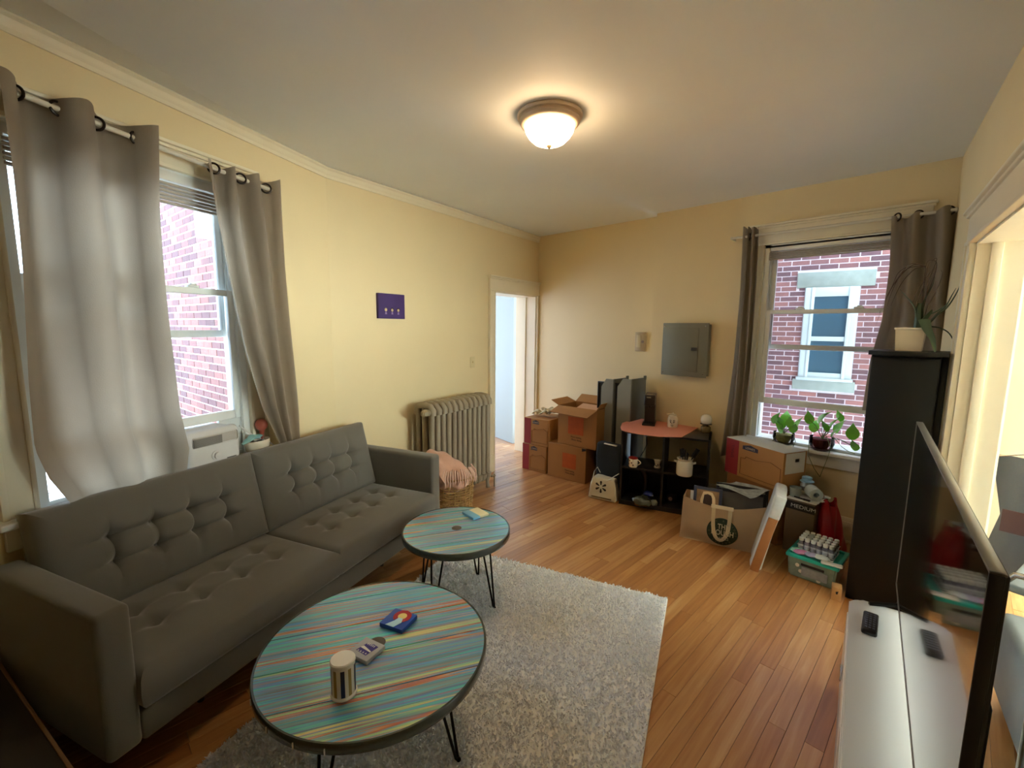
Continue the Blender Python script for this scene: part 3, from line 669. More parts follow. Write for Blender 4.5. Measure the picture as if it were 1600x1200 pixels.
# blue deck box with sun and road
def boxframe(bl, br_, tl, z):
    a, b, c = atz(*bl, z), atz(*br_, z), atz(*tl, z); f = frame2(a, b, z); return f, (b-a).length, f.l(c).y
f1, w_1, d_1 = boxframe((593, 979), (628, 991), (609, 953), TZ1+.002)
d1_ = thing('card_box', 'blue card box with red ring, yellow disc and white road', 'card box', f1)
obj('box_body', MB().box(0, w_1, 0, d_1, 0, .018, .0015), mat('royal_blue_card', '#1f4fae', .45), d1_)
obj('printed_ring', MB().lathe([(w_1*.15, .0182), (w_1*.34, .0182), (w_1*.34, .0188), (w_1*.15, .0188)], 28, T(w_1*.55, d_1*.68, 0), cap=False, a0=-60, a1=240), mat('red_ink', '#b3202a', .5), d1_)
obj('printed_disc', MB().cyl(w_1*.17, .018, .0191, 24, T(w_1*.55, d_1*.68, 0)), mat('yellow_ink', '#ecd684', .5), d1_)
obj('printed_road', MB().prism([(w_1*.48, d_1*.55), (w_1*.66, d_1*.55), (w_1*.74, d_1*.34), (w_1*.62, d_1*.0), (w_1*.26, 0), (w_1*.44, d_1*.34)], .018, .0194), mat('pale_blue_ink', '#bfe6f2', .5), d1_)
f2, w_2, d_2 = boxframe((543, 1025), (573, 1040), (564, 997), TZ1+.002)
d2_ = thing('card_box', 'silver grey card box with a purple and white emblem', 'card box', f2)
obj('box_body', MB().box(0, w_2, 0, d_2, 0, .017, .0015), mat('silver_card', '#b4b5b8', .4), d2_)
obj('emblem', MB().prism([(w_2*.2, d_2*.25), (w_2*.75, d_2*.2), (w_2*.85, d_2*.78), (w_2*.6, d_2*.82), (w_2*.3, d_2*.7)], .017, .0176), mat('purple_ink', '#3d2f8a', .5), d2_)
em = MB()
for k in range(4): em.prism([(w_2*(.25+k*.13), d_2*.25), (w_2*(.33+k*.13), d_2*.25), (w_2*(.29+k*.13), d_2*.33)], .0176, .018)
for k in range(5): em.box(w_2*(.36+k*.08), w_2*(.39+k*.08), d_2*.68, d_2*.78, .0176, .018)
em.prism([(w_2*.24, d_2*.45), (w_2*.78, d_2*.40), (w_2*.78, d_2*.46), (w_2*.30, d_2*.58)], .0176, .018)
obj('emblem_detail', em, WHITE, d2_)
f3, w_3, d_3 = boxframe((740, 813), (764, 805), (732, 800), TZ2+.002)
st_ = thing('note_pad', 'small blue and cream sticky note block on the smaller table', 'note pad', f3)
obj('notes', MB().box(0, w_3, 0, d_3, 0, .014, .001), mat('cream_paper', '#e9e2bb', .7), st_)
obj('blue_notes', MB().box(-.001, w_3*.42, -.001, d_3+.001, .0005, .0146, .001), mat('sky_blue_paper', '#7fb9d8', .7), st_)

# ================================================================== LEFT WALL: picture, switch, air conditioner, planter
p0, p1, p2 = fB.px(589, 497.5), fB.px(628.5, 460.5), fB.px(587, 457.5); pw, ph_ = p1.x-p0.x+.005, (p2.z-p0.z)
pic = thing('picture', 'small purple canvas with three tiny cartoon faces', 'picture', Fr(fB.w(p0.x-.004, 0, p0.z), fB.ang))
obj('canvas', MB().box(0, pw, -.028, 0, 0, ph_, .003), mat('purple_canvas', '#3f2a66', .75, var=.18, vscale=7), pic)
for k in range(3):
    c = pw*(.27+.235*k); hair = ('#8d7f63', '#2a1b24', '#2a1b24')[k]
    f_ = obj('painted_figure', MB().cyl(.017 if k else .0145, 0, .0006, 18, T(c, -.028, ph_*.36) @ FRONT), mat('hair_'+hair[1:], hair, .8), pic)
    obj('painted_face', MB().cyl(.0115, .0006, .0012, 18, T(c, -.028, ph_*.345) @ FRONT), mat('painted_face_tone', '#c9b28e', .8), f_)
    obj('painted_dress', MB().prism([(-.006, .0), (.006, 0), (.010, -.022), (-.010, -.022)], 0, .0008, T(c, -.028, ph_*.28) @ FRONT), mat('painted_dress_lilac', '#8a76a8', .8), f_)
sw = fB.px(738, 566); swt = thing('light_switch', 'cream toggle light switch plate beside the doorway', 'light switch', Fr(fB.w(sw.x, 0, sw.z), fB.ang))
obj('switch_plate', MB().box(-.036, .036, -.006, 0, -.058, .058, .003), mat('ivory_plate', '#d8c89c', .4), swt); obj('toggle', MB().box(-.005, .005, -.016, -.005, -.006, .012, .002), mat('ivory_plate', '#d8c89c', .4), swt)
# air conditioner on the sill
offc = -.13
c0, c1, c2 = fA.px(294, 733, offc), fA.px(377, 690, offc), fA.px(330, 655, offc)
acx0, acx1 = c0.x, c1.x; acz0 = WA['z0']+.003; acz1 = fA.px(372, 662, offc).z
ac = thing('air_conditioner', 'white window air conditioner on the sill behind the sofa', 'air conditioner', Fr(fA.w(acx0, offc, acz0), fA.ang)); aw, ah = acx1-acx0, acz1-acz0
obj('housing', MB().box(.012, aw-.012, .05, .34, .0, ah-.006, .02, 3), WHITEP, ac)
obj('front_panel', MB().box(0, aw, 0, .06, 0, ah, .035, 5), WHITEP, ac)
obj('grille', MB().box(.03, aw-.02, -.003, .01, ah*.60, ah-.028, .012, 3), mat('grille_grey_plastic', '#bdbbb6', .5), ac)
for k in range(9): obj('louvre', MB().box(.034, aw*.62, -.007, -.001, ah*.62+k*(ah*.3-.02)/9, ah*.62+k*(ah*.3-.02)/9+.004), mat('louvre_shadow_grey', '#8e8d8a', .5), ac)
obj('dial', MB().lathe([(.026, 0), (.026, .006), (.018, .009), (.018, .02), (.0, .022)], 28, T(aw*.5, 0, ah*.32) @ FRONT), WHITEP, ac)
obj('brand_strip', MB().box(aw*.70, aw*.88, -.002, .001, ah*.17, ah*.19), mat('dark_grey_ink', '#55565a', .5), ac)
for xa_, xb_ in ((-.11, .012), (aw-.01, WA['x1']-acx0-.03)): obj('side_panel', MB().box(xa_, xb_, .16, .18, 0, ah+.03), mat('pleated_side_panel', '#d3d8da', .5), ac)
# planter with terracotta globe
gp = fA.px(404, 706, -.06); pln = thing('planter', 'cream oval planter on the left windowsill', 'planter', Fr(fA.w(gp.x, -.055, WA['z0']+.001), fA.ang))
obj('pot', MB().lathe([(.045, 0), (.062, .02), (.068, .075), (.066, .078), (.062, .075), (.055, .02), (0, .02)], 32, Matrix.Diagonal((1.15, .8, 1, 1))), CERAM, pln)
obj('soil', MB().cyl(.06, .055, .062, 24, Matrix.Diagonal((1.15, .8, 1, 1))), mat('potting_soil', '#2c2019', .95), pln)
tag(obj('watering_globe', MB().sphere(.036, (0, 0, .03), (1, 1, 1.05), 24).tube([(0, 0, 0), (0, 0, -.06)], [.018, .006], 10), mat('terracotta_red', '#a3513f', .45), None, fA.mat() @ T(gp.x+.035, -.055, WA['z0']+.135)), 'round terracotta watering globe stuck in the sill planter', 'watering globe')
fb = MB(); fb.tube([(-.09, 0, -.012), (-.06, 0, .0), (-.02, .0, .02), (.02, .01, .012), (.05, 0, .02)], [.010, .020, .026, .022, .012], 10, flat=.6)
tag(obj('paint_tube', fb, mat('pale_teal_plastic', '#8fc4c6', .4), None, fA.mat() @ T(gp.x-.01, -.055, WA['z0']+.083)), 'pale teal tube lying across the sill planter', 'tube')
cd = MB(); q_ = [fA.px(x, y, -.05) for x, y in ((374, 665), (388, 676), (404, 684), (420, 690))]; q_ += [q_[-1]+Vector((.04, -.03, -.05))]
cd.tube(q_, .004, 6); tag(obj('power_cable', cd, WHITEP, None, fA.mat()), 'thin white power cord running from the air conditioner to the planter', 'cord')

# ================================================================== RADIATOR
pA_, pB_ = atz(678, 640, .93), atz(762, 628, .93); fRd = Fr(atz(767, 760, 0), -10.5); 
rl = .86; fRd = Fr(fRd.w(-rl), fRd.ang)
rad = thing('radiator', 'old grey cast-iron column radiator beside the doorway', 'radiator', fRd)
IRON = mat('taupe_radiator_enamel', '#948a76', .38, var=.04)
sec = MB(); zt = .955; zb = .10
for y in (.02, .10, .18):
    sec.tube([(0, y, zb), (0, y, zb+.06), (0, y, zt-.06), (0, y, zt)], [.026, .027, .027, .024], 12, flat=1.)
sec.tube([(0, .0, zt-.075), (0, .004, zt-.03), (0, .03, zt), (0, .10, zt+.008), (0, .17, zt), (0, .196, zt-.03), (0, .2, zt-.075)], .029, 12)
sec.tube([(0, .0, zb+.07), (0, .006, zb+.03), (0, .03, zb+.006), (0, .10, zb), (0, .17, zb+.006), (0, .194, zb+.03), (0, .2, zb+.07)], .028, 12)
secm = sec.mesh('radiator_section', IRON); ns = 12
for k in range(ns): link('radiator_section', secm, rad, T(.035+k*(rl-.07)/(ns-1), 0, 0))
obj('header_pipe', MB().tube([(-.02, .03, zt-.045), (rl+.0, .03, zt-.045)], .03, 14).tube([(-.01, .03, zb+.04), (rl+.0, .03, zb+.04)], .028, 14), IRON, rad)
obj('valve_cap', MB().lathe([(.0, .05), (.012, .05), (.016, .044), (.03, .04), (.034, .02), (.034, 0), (0, 0)], 6, T(-.02, .03, zt-.045) @ RY(-90)), mat('old_brass_paint', '#b3a98f', .35, metal=.4), rad)
for x_ in (.035, rl-.035):
    for y in (.02, .18): obj('foot', MB().tube([(x_, y, zb+.02), (x_, y, .05), (x_, y-.01 if y < .1 else y+.01, .0)], [.03, .016, .024], 10), IRON, rad)
obj('bleed_valve', MB().tube([(rl-.02, -.02, .12), (rl+.03, -.03, .12)], .012, 10).tube([(rl+.02, -.03, .14), (rl+.02, -.03, .0)], .008, 8), mat('old_brass_paint', '#b3a98f', .35, metal=.4), rad)

# ================================================================== BASKET AND BLANKET
bk = thing('basket', 'round woven wicker basket behind the sofa\'s far arm', 'basket', M=T(-2.955, 2.225, 0))
WICK = mat('wicker_tan', '#b28e58', .6, var=.2, vscale=25)
BR, BH = .175, .40
def br(z): return BR*(.86+.14*z/BH)
for k in range(22):
    a = 2*math.pi*k/22; obj('stake', MB().tube([((br(z)+.000)*math.cos(a), (br(z))*math.sin(a), z) for z in (0, BH*.3, BH*.6, BH)], .0045, 6), WICK, bk)
for j in range(17):
    z = .012+j*(BH-.03)/17
    obj('weave_strand', MB().tube([((br(z)+.006*math.cos(11*a_+math.pi*j))*math.cos(a_), (br(z)+.006*math.cos(11*a_+math.pi*j))*math.sin(a_), z) for a_ in [2*math.pi*i/88 for i in range(88)]], .0048, 6, closed=True), WICK, bk)
obj('rim', MB().tube([(br(BH)*math.cos(2*math.pi*i/48), br(BH)*math.sin(2*math.pi*i/48), BH) for i in range(48)], .011, 8, closed=True), WICK, bk)
obj('liner_disc', MB().cyl(br(0), 0, .01, 32), WICK, bk)
bl = thing('blanket', 'pale pink throw blanket with fringe stuffed in the wicker basket', 'blanket', M=T(-2.955, 2.225, 0))
PINK = mat('blush_pink_knit', '#cfa48f', .9, var=.06, vscale=14, bump=.5, bscale=120, sheen=.4)
mb = MB(); mb.sphere(1, n=40)
for v in mb.bm.verts:
    c = v.co.copy(); v.co = Vector((c.x*.185-.02*max(c.z, 0), c.y*.17-.02, BH-.02+c.z*(.20 if c.z > 0 else .12))); v.co += Vector((-.09, -.10, .02))*max(c.z, 0)
    v.co += c*noise.noise(c*2.3)*.035
obj('folded_cloth', mb, PINK, bl)
mb = MB()
for k in range(26):
    a = R(-100+k*6.2); x_, y_ = math.cos(a), math.sin(a); rr = BR+.015; zz = BH+.035+rnd.uniform(-.02, .02); L_ = rnd.uniform(.05, .10)
    mb.tube([(x_*(rr-.035), y_*(rr-.035), zz+.045), (x_*rr, y_*rr, zz), (x_*(rr+.008)+rnd.uniform(-.01, .01), y_*(rr+.008), zz-L_*.6), (x_*(rr+.004), y_*(rr+.004), zz-L_)], [.007, .006, .005, .003], 5)
fr_ = obj('fringe', mb, mat('pink_fringe', '#d9b6a6', .9), bl); fr_['kind'] = 'stuff'
mb = MB(); mb.tube([(.04, -BR-.01, BH-.06), (.045, -BR-.02, BH-.14), (.05, -BR-.015, BH-.22), (.06, -BR-.01, BH-.3)], [.008, .012, .012, .006], 6, flat=.4)
obj('loose_end', mb, PINK, bl)

# ================================================================== CARDBOARD BOXES AT THE REAR LEFT
def carton(label, fr, w, d, h, z=0., m=CARD, cat='box', group=None, name='cardboard_box'):
    t = thing(name, label, cat, Fr((fr.o.x, fr.o.y, z), fr.ang), group); obj('box_body', MB().box(0, w, 0, d, 0, h, .003, 1), m, t)
    return t
def tape(t, w, d, h): obj('tape', MB().box(0.01, w-.01, d/2-.025, d/2+.025, h, h+.0008), mat('packing_tape', '#c9a877', .25), t)
def store_art(t, w, h, redw=.28, big_=False):
    """red end panel, small dark gabled name plate with pale lettering, and the brown house outline"""
    obj('red_panel', MB().box(0.001, w*redw, -.0012, 0, .004, h-.004), REDC, t)
    pw_ = w*.27; px0 = w*(redw+.07); pz = h*.80
    pl_ = obj('name_plate', MB().prism([(px0, pz), (px0+pw_, pz), (px0+pw_, pz+h*.10), (px0+pw_*.8, pz+h*.12), (px0+pw_*.5, pz+h*.155), (px0+pw_*.2, pz+h*.12), (px0, pz+h*.10)], 0, .0012, FRONT), mat('plate_dark_ink', '#2b2a3c', .7), t)
    text("LOWE'S", h*.085, mat('pale_print', '#b9a58a', .7), pl_, T(px0+pw_/2, -.0013, pz+h*.055) @ FRONT)
    q = [(w*(redw+.05), h*.10), (w*(redw+.05), h*.55), (w*(redw+.13), h*.55), (w*(redw+.14), h*.61), (w*.55, h*.585), (w*.80, h*.665), (w*.965, h*.57), (w*.965, h*.10), (w*(redw+.05), h*.10)]
    obj('house_outline', MB().tube([(a, -.0006, b) for a, b in q], .0035 if big_ else .003, 4, flat=.25), INKB, t)
    if big_: text('SMALL', h*.13, mat('dark_red_ink', '#5a1626', .7), t, T(w*redw*.55, -.0014, h*.66) @ FRONT @ RZ(90))
fb1 = Fr((-3.515, 3.665), 83)
b1_ = carton('lower red-ended cardboard box by the doorway corner', fb1, .335, .40, .312, 0, CARD, group='moving boxes'); store_art(b1_, .335, .312)
b2_ = carton('upper red-ended cardboard box by the doorway corner, papers on top', Fr((-3.50, 3.675), 83.5), .335, .40, .305, .313, CARD, group='moving boxes'); store_art(b2_, .335, .305)
for k, (cx_, cy_, ro_) in enumerate(((.13, .16, 20), (.20, .24, -35))):
    mb = MB(); mb.grid(lambda u, v: Vector(((u-.5)*.22, (v-.5)*.16, .02+.03*abs(math.sin(u*7+k*2))+.012*math.sin(v*9))), 16, 10)
    tag(obj('crumpled_paper', mb, mat('newsprint', '#b9ab8a', .85, var=.25, vscale=40), None, b2_.matrix_world @ T(cx_, cy_, .312+.006+.02*k) @ RZ(ro_)), ['flat crumpled paper sheet on the upper red-ended box', 'folded paper heap leaning on the open box flap'][k], 'paper')
fh1 = Fr((-3.150, 3.697), 83)
c1_ = carton('plain cardboard box with an orange square, under the open box', fh1, .478, .34, .385, 0, CARD, group='moving boxes')
def orange_art(t, w, h, x0_, x1_, z0_, z1_):
    obj('orange_square', MB().box(x0_, x1_, -.001, 0, z0_, z1_), ORANGE, t)
    text('More saving.', h*.062, INK, t, T((x0_+x1_)/2+.01, -.0014, z0_-h*.07) @ FRONT); text('More doing.', h*.062, INK, t, T((x0_+x1_)/2+.015, -.0014, z0_-h*.14) @ FRONT)
orange_art(c1_, .478, .385, .19, .36, .135, .30)
obj('hand_hole', MB().prism([(.43, .35), (.478, .365), (.478, .384), (.428, .384)], 0, .0015, FRONT), INK, c1_)
fh2 = Fr((-3.045, 3.735), 84)
H2 = fh2.px(900, 637).z-.386
c2_ = thing('open_box', 'open cardboard box with raised flaps on top of the plain box', 'box', Fr((fh2.o.x, fh2.o.y, .386), fh2.ang), 'moving boxes'); w2, d2 = .475, .36
obj('box_body', MB().box(0, w2, 0, .005, 0, H2).box(0, w2, d2-.005, d2, 0, H2).box(0, .005, 0, d2, 0, H2).box(w2-.005, w2, 0, d2, 0, H2).box(0, w2, 0, d2, 0, .01), CARD, c2_, smooth=False)
obj('flap', MB().prism([(0, 0), (w2, 0), (w2-.03, -.17), (-.02, -.15)], 0, .004, T(0, 0, H2) @ RX(22)), CARD, c2_)
obj('flap', MB().prism([(0, 0), (w2, 0), (w2-.0, .15), (0.0, .15)], 0, .004, T(0, d2, H2) @ RX(28)), CARD, c2_)
obj('flap', MB().prism([(0, 0), (0, d2), (-.12, d2-.01), (-.12, .02)], 0, .004, T(0, 0, H2) @ RY(22)), CARD, c2_)
obj('flap', MB().prism([(0, 0), (0, d2), (.07, d2-.01), (.07, .02)], 0, .004, T(w2-.005, 0, H2) @ RY(-62)), CARD, c2_)
orange_art(c2_, w2, H2, .13, .32, .13, .32)
tag(obj('packing_sheet', MB().box(-.13, .13, -.09, .09, 0, .004, M=RX(18)), mat('pale_card', '#cfa27f', .8), None, c2_.matrix_world @ T(.25, .2, H2-.03) @ RZ(-8)), 'pale card sheet sticking out of the open box', 'card sheet')

# ================================================================== GREY FOLDED PANELS, BAGS
def gpanel(label, pxl, pxr, ptop, yy, dp_=.30):
    fr = Fr((0, yy), 90); a = fr.px(pxl, 640); b = fr.px(pxr, 640); t_ = fr.px((pxl+pxr)/2, ptop).z; w = b.x-a.x
    t = thing('folded_table', label, 'folding panel', Fr((a.x, yy), 90), 'grey folding panels')
    obj('front_edge', MB().prism([(0, .0), (w, 0), (w, t_), (w*.38, t_), (w*.0, t_-.085)], 0, .02, FRONT @ T(0, 0, -.02)), GREYP, t)
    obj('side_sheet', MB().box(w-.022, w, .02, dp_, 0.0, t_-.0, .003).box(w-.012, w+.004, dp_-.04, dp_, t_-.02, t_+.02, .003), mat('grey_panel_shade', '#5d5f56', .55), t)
    return t
gpanel('grey folding panel nearer the open box', 938.5, 956.5, 592, 3.95); gpanel('grey folding panel nearer the coffee machine', 963.5, 984.5, 592, 3.95)
kf = Fr((0, 3.99), 90); ka = kf.px(932.5, 640); kt = kf.px(938, 596).z
blk = thing('black_board', 'thin black framed board standing behind the grey panels', 'board', Fr((ka.x, 3.99), 90))
obj('frame', MB().box(0, .012, 0, .03, 0, kt, .002).box(0, .30, .0, .03, kt-.012, kt, .002), BLACK, blk); obj('board_face', MB().box(.01, .295, .01, .02, 0, kt-.01), mat('dark_board_face', '#26282b', .5), blk)
# navy bag
nf = Fr((0, 3.72), 88); na, nb_ = nf.px(931, 700), nf.px(970, 700); nt_ = nf.px(950, 694).z; nw_ = nb_.x-na.x
nv_ = thing('denim_bag', 'dark navy cloth bag standing behind the white daisy bag', 'bag', Fr((nf.w(na.x).x, nf.w(na.x).y), 88))
mb = MB().box(0, nw_, 0, .10, .0, nt_, .02, 3); bmesh.ops.subdivide_edges(mb.bm, edges=mb.bm.edges, cuts=3, use_grid_fill=True)
for v in mb.bm.verts: v.co += Vector((noise.noise(v.co*9), noise.noise(v.co*9+Vector((5, 0, 0))), 0))*.012
obj('bag_body', mb, mat('navy_denim', '#1b222c', .9, var=.15, bump=.3), nv_)
obj('top_label', MB().box(nw_*.35, nw_*.85, -.012, .006, nt_-.004, nt_+.006, .002), WHITE, nv_)
# white bag with flower mark
wf = frame2(atz(918, 777, 0), atz(962, 787, 0)); wl = (atz(962, 787)-atz(918, 777)).length
wb = thing('flower_bag', 'white shopping bag with a black flower mark, on the floor by the shelf', 'bag', wf); wh = ondepth(924, 745, wf.w(0)).z
mb = MB(); mb.box(0, wl, 0, .14, 0, wh, .018, 3); bmesh.ops.subdivide_edges(mb.bm, edges=mb.bm.edges, cuts=2, use_grid_fill=True)
for v in mb.bm.verts:
    k = v.co.z/wh; v.co.x += (.03*(1-2*v.co.x/wl))*k; v.co.y += .02*k; v.co += Vector((noise.noise(v.co*14), noise.noise(v.co*14+Vector((3, 1, 0))), 0))*.010
obj('bag_body', mb, mat('white_shopper_plastic', '#d5ccb4', .45, var=.05), wb)
for k, a in enumerate((0, 60, 120, 180, 240, 300)):
    pt = [(.018, -.004), (.05, -.011), (.058, -.006), (.06, 0), (.058, .006), (.05, .011), (.018, .004)]
    obj('printed_petal', MB().prism(pt, 0, .002, T(wl*.48, -.011, wh*.66) @ FRONT @ RZ(a+30)), INK, wb)
obj('printed_line', MB().box(wl*.15, wl*.85, -.012, -.008, wh*.12, wh*.17, M=T(0, .0, 0)), mat('brown_print', '#6a5a3c', .7), wb)
obj('handle', MB().tube([(wl*.14, .02, wh-.01), (wl*.18, .03, wh+.06), (wl*.26, .045, wh+.10), (wl*.36, .05, wh+.05)], .010, 6, flat=.3), mat('white_shopper_plastic', '#d5ccb4', .45), wb)
obj('handle', MB().tube([(wl*.62, .02, wh-.02), (wl*.84, .03, wh+.035), (wl*1.02, .04, wh+.075)], .010, 6, flat=.3), mat('white_shopper_plastic', '#d5ccb4', .45), wb)

# ================================================================== CUBE SHELF AND WHAT IT HOLDS
fK = frame2((-2.146, 3.565), (-1.435, 3.817)); KL, KH, KD = .757, .708, .37
sh = thing('cube_shelf', 'black four-cube open shelf unit below the electrical panel', 'shelf', fK); bt_ = .018
obj('side_board', MB().box(0, bt_, 0, KD, 0, KH, .001), BLACK, sh); obj('side_board', MB().box(KL-bt_, KL, 0, KD, 0, KH, .001), BLACK, sh)
obj('top_board', MB().box(0, KL, 0, KD, KH-bt_, KH, .001), BLACK, sh); obj('bottom_board', MB().box(0, KL, 0, KD, .0, .045, .001), BLACK, sh)
obj('divider_board', MB().box(KL/2-bt_/2, KL/2+bt_/2, .002, KD, .04, KH-bt_), BLACK, sh)
MZ = .372
obj('middle_shelf', MB().box(bt_, KL-bt_, .002, KD, MZ-bt_, MZ), BLACK, sh)
obj('back_panel', MB().box(bt_, KL-bt_, KD-.004, KD, .04, MZ-bt_), mat('dark_back_board', '#1d1d1f', .6), sh)
# pink mat
mz = KH+.0005
poly = [fK.l(atz(x, y, mz)) for x, y in ((969.5, 668), (972, 661.5), (985, 657), (1000, 654.5), (1050, 660), (1091, 669), (1065, 683.5), (1030, 682.5), (1000, 679), (977, 674.5), (971, 672))]
tag(obj('place_mat', MB().prism([(p.x, p.y) for p in poly], mz, mz+.004), mat('salmon_mat', '#dd8f7a', .6), None, fK.mat()), 'salmon pink mat overhanging the black shelf', 'mat')
# coffee machine
cfp = fK.l(atz(1013, 665, mz+.004)); cf = thing('coffee_machine', 'slim black coffee machine on the pink mat', 'coffee machine', Fr(fK.w(cfp.x-.05, cfp.y, mz+.004), fK.ang-4))
cfh = .30
obj('machine_base', MB().box(-.01, .11, -.02, .22, 0, .018, .004), mat('gloss_black_plastic', '#15120f', .3), cf)
obj('machine_column', MB().box(0, .10, .09, .22, .018, cfh, .01, 3), mat('brown_black_plastic', '#2a211d', .35), cf)
obj('brew_head', MB().box(0, .10, .0, .10, cfh-.105, cfh, .01, 3), mat('brown_black_plastic', '#2a211d', .35), cf)
obj('spout', MB().lathe([(.012, 0), (.02, .02)], 14, T(.05, .045, cfh-.125)), mat('gloss_black_plastic', '#15120f', .3), cf)
obj('button_plate', MB().box(.02, .075, .015, .05, cfh, cfh+.003, .001), mat('pale_grey_plastic', '#9a958c', .4), cf); obj('name_bar', MB().box(.022, .062, -.0015, .001, cfh-.028, cfh-.018), mat('pale_grey_plastic', '#9a958c', .4), cf)
# ghost-face jar
jp = fK.l(atz(1050, 668, mz+.004)); jr = thing('face_jar', 'white ceramic jar with a painted face on the pink mat', 'jar', Fr(fK.w(jp.x, jp.y+.03, mz+.004), 70))
obj('jar_body', MB().lathe([(.0, 0), (.044, 0), (.049, .012), (.050, .06), (.047, .088), (.038, .10), (.034, .104)], 32), CERAM, jr)
obj('jar_lid', MB().lathe([(.040, .102), (.040, .108), (.022, .120), (.008, .126), (.010, .136), (.0, .142)], 24), CERAM, jr)
obj('ladle', MB().tube([(-.055, -.005, .118), (-.03, -.005, .124), (.0, -.01, .128), (.03, -.012, .122)], [.009, .007, .008, .01], 8, flat=.6), CERAM, jr)
mb = MB()
for s_ in (-1, 1):
    mb.tube([(s_*.026, -.0435, .070), (s_*.016, -.048, .074), (s_*.006, -.050, .068)], .0022, 6).tube([(s_*.024, -.0445, .058), (s_*.015, -.0485, .0615), (s_*.008, -.0497, .057)], .0018, 6)
    mb.tube([(s_*.015, -.0485, .058), (s_*.015, -.0490, .048)], .003, 6)
mb.tube([(0, -.0505, .055), (-.004, -.051, .04), (.003, -.0505, .037)], .0014, 6).tube([(-.010, -.0497, .025), (0, -.0507, .021), (.011, -.0495, .026)], .0022, 6)
obj('painted_face', mb, INK, jr)
# globe lamp
gp_ = fK.l(atz(1102, 676.5, KH)); gl_ = thing('globe_lamp', 'small table lamp with white glass globe and brass glass base', 'lamp', Fr(fK.w(gp_.x, gp_.y+.035, KH), 70))
obj('lamp_base', MB().lathe([(.0, 0), (.040, 0), (.043, .008), (.042, .05), (.034, .06), (.016, .064), (.014, .072)], 28), mat('amber_brass', '#7a6640', .25, metal=.5), gl_)
obj('lamp_collar', MB().lathe([(.012, .066), (.05, .076), (.052, .080), (.03, .082), (.0, .082)], 24), mat('dark_bronze', '#2a221d', .35, metal=.7), gl_)
obj('glass_globe', MB().lathe([(.036, .082), (.047, .095), (.049, .115), (.046, .14), (.034, .158), (.016, .166), (0, .168)], 28), mat('milk_glass', '#e6e3da', .2, coat=.5), gl_)
# cup items on the middle shelf
def mug(label, pxy, z, r, h, body, rim, handle=True, name='mug', ang=60):
    p = atz(*pxy, z); t = thing(name, label, 'mug', M=T(p.x, p.y, z))
    obj('mug_body', MB().lathe([(0, 0), (r*.9, 0), (r, .006), (r, h), (r-.003, h), (r-.005, .008), (0, .008)], 28), body, t)
    if rim: obj('inner_glaze', MB().lathe([(r-.0035, h+.0005), (r-.006, .012), (0, .012)], 28).lathe([(r+.0006, h-.008), (r+.0008, h+.001), (r-.004, h+.001)], 28, cap=False), rim, t)
    if handle: obj('mug_handle', MB().tube([(r*math.cos(a)*.0+r-.004+.03*math.sin(math.pi*k/8), 0, h*.18+h*.62*k/8) for k in range(9) for a in (0,)], .005, 8), body, t, RZ(ang))
    return t
ms = mug('white mug with a red rim and dark spots on the shelf', (989, 729), MZ, .041, .088, mat('mug_white_glaze', '#e5dcc9', .25), mat('red_glaze', '#b3271f', .3), ang=25)
for a, z in ((200, .05), (235, .03), (250, .065), (280, .045), (300, .025), (225, .07)): obj('printed_spot', MB().cyl(.007, 0, .001, 10, RZ(a) @ T(.0405, 0, z) @ RY(90)), mat('spot_brown', '#5a2a1c', .5), ms)
mf = thing('small_pitcher', 'little white pitcher with a curled black mark on the shelf', 'pitcher', M=T(*atz(1027, 731, MZ)) @ T(0, .0, 0))
obj('pitcher_body', MB().lathe([(0, 0), (.026, 0), (.030, .008), (.020, .03), (.027, .055), (.032, .075), (.029, .076), (.02, .05), (0, .04)], 24), CERAM, mf)
obj('curled_mark', MB().tube([(.012, -.022, .045), (.018, -.022, .030), (.006, -.026, .022), (-.006, -.026, .028)], .004, 6), INK, mf)
cr = thing('utensil_crock', 'cream stoneware crock of black utensils in the shelf\'s upper cube', 'crock', M=T(*atz(1070, 744, MZ)) @ T(-.02, .03, 0) @ RZ(20))
obj('crock_body', MB().lathe([(0, 0), (.062, 0), (.068, .01), (.068, .115), (.060, .128), (.058, .135), (.066, .142), (.068, .152), (.062, .152), (.054, .13), (.06, .02), (0, .02)], 36), CERAM, cr)
for s_ in (0, 180): obj('crock_handle', MB().tube([(.066, -.015, .112), (.084, -.008, .118), (.086, .008, .12), (.066, .015, .115)], .008, 8), CERAM, cr, RZ(s_))
for k, (a, tl, L_, sc2) in enumerate(((10, 34, .24, 1.2), (100, 12, .2, 1.6), (220, 14, .22, 1.3), (300, 18, .19, 1.0))):
    u = thing('kitchen_utensil', ['long black spatula leaning right out of the crock', 'black turner standing upright in the crock', 'black spoon at the back of the crock', 'short black whisk handle in the crock'][k], 'utensil', M=cr.matrix_world @ T(0, 0, .03) @ RZ(a) @ RY(tl*.75), group='utensils in the crock')
    obj('utensil_handle', MB().tube([(0, 0, 0), (0, 0, L_*.8)], .005, 8), BLKM if k < 3 else CHROME, u); obj('utensil_head', MB().box(-.016*sc2, .016*sc2, -.004, .004, L_*.62, L_*.98, .003), BLACK, u)
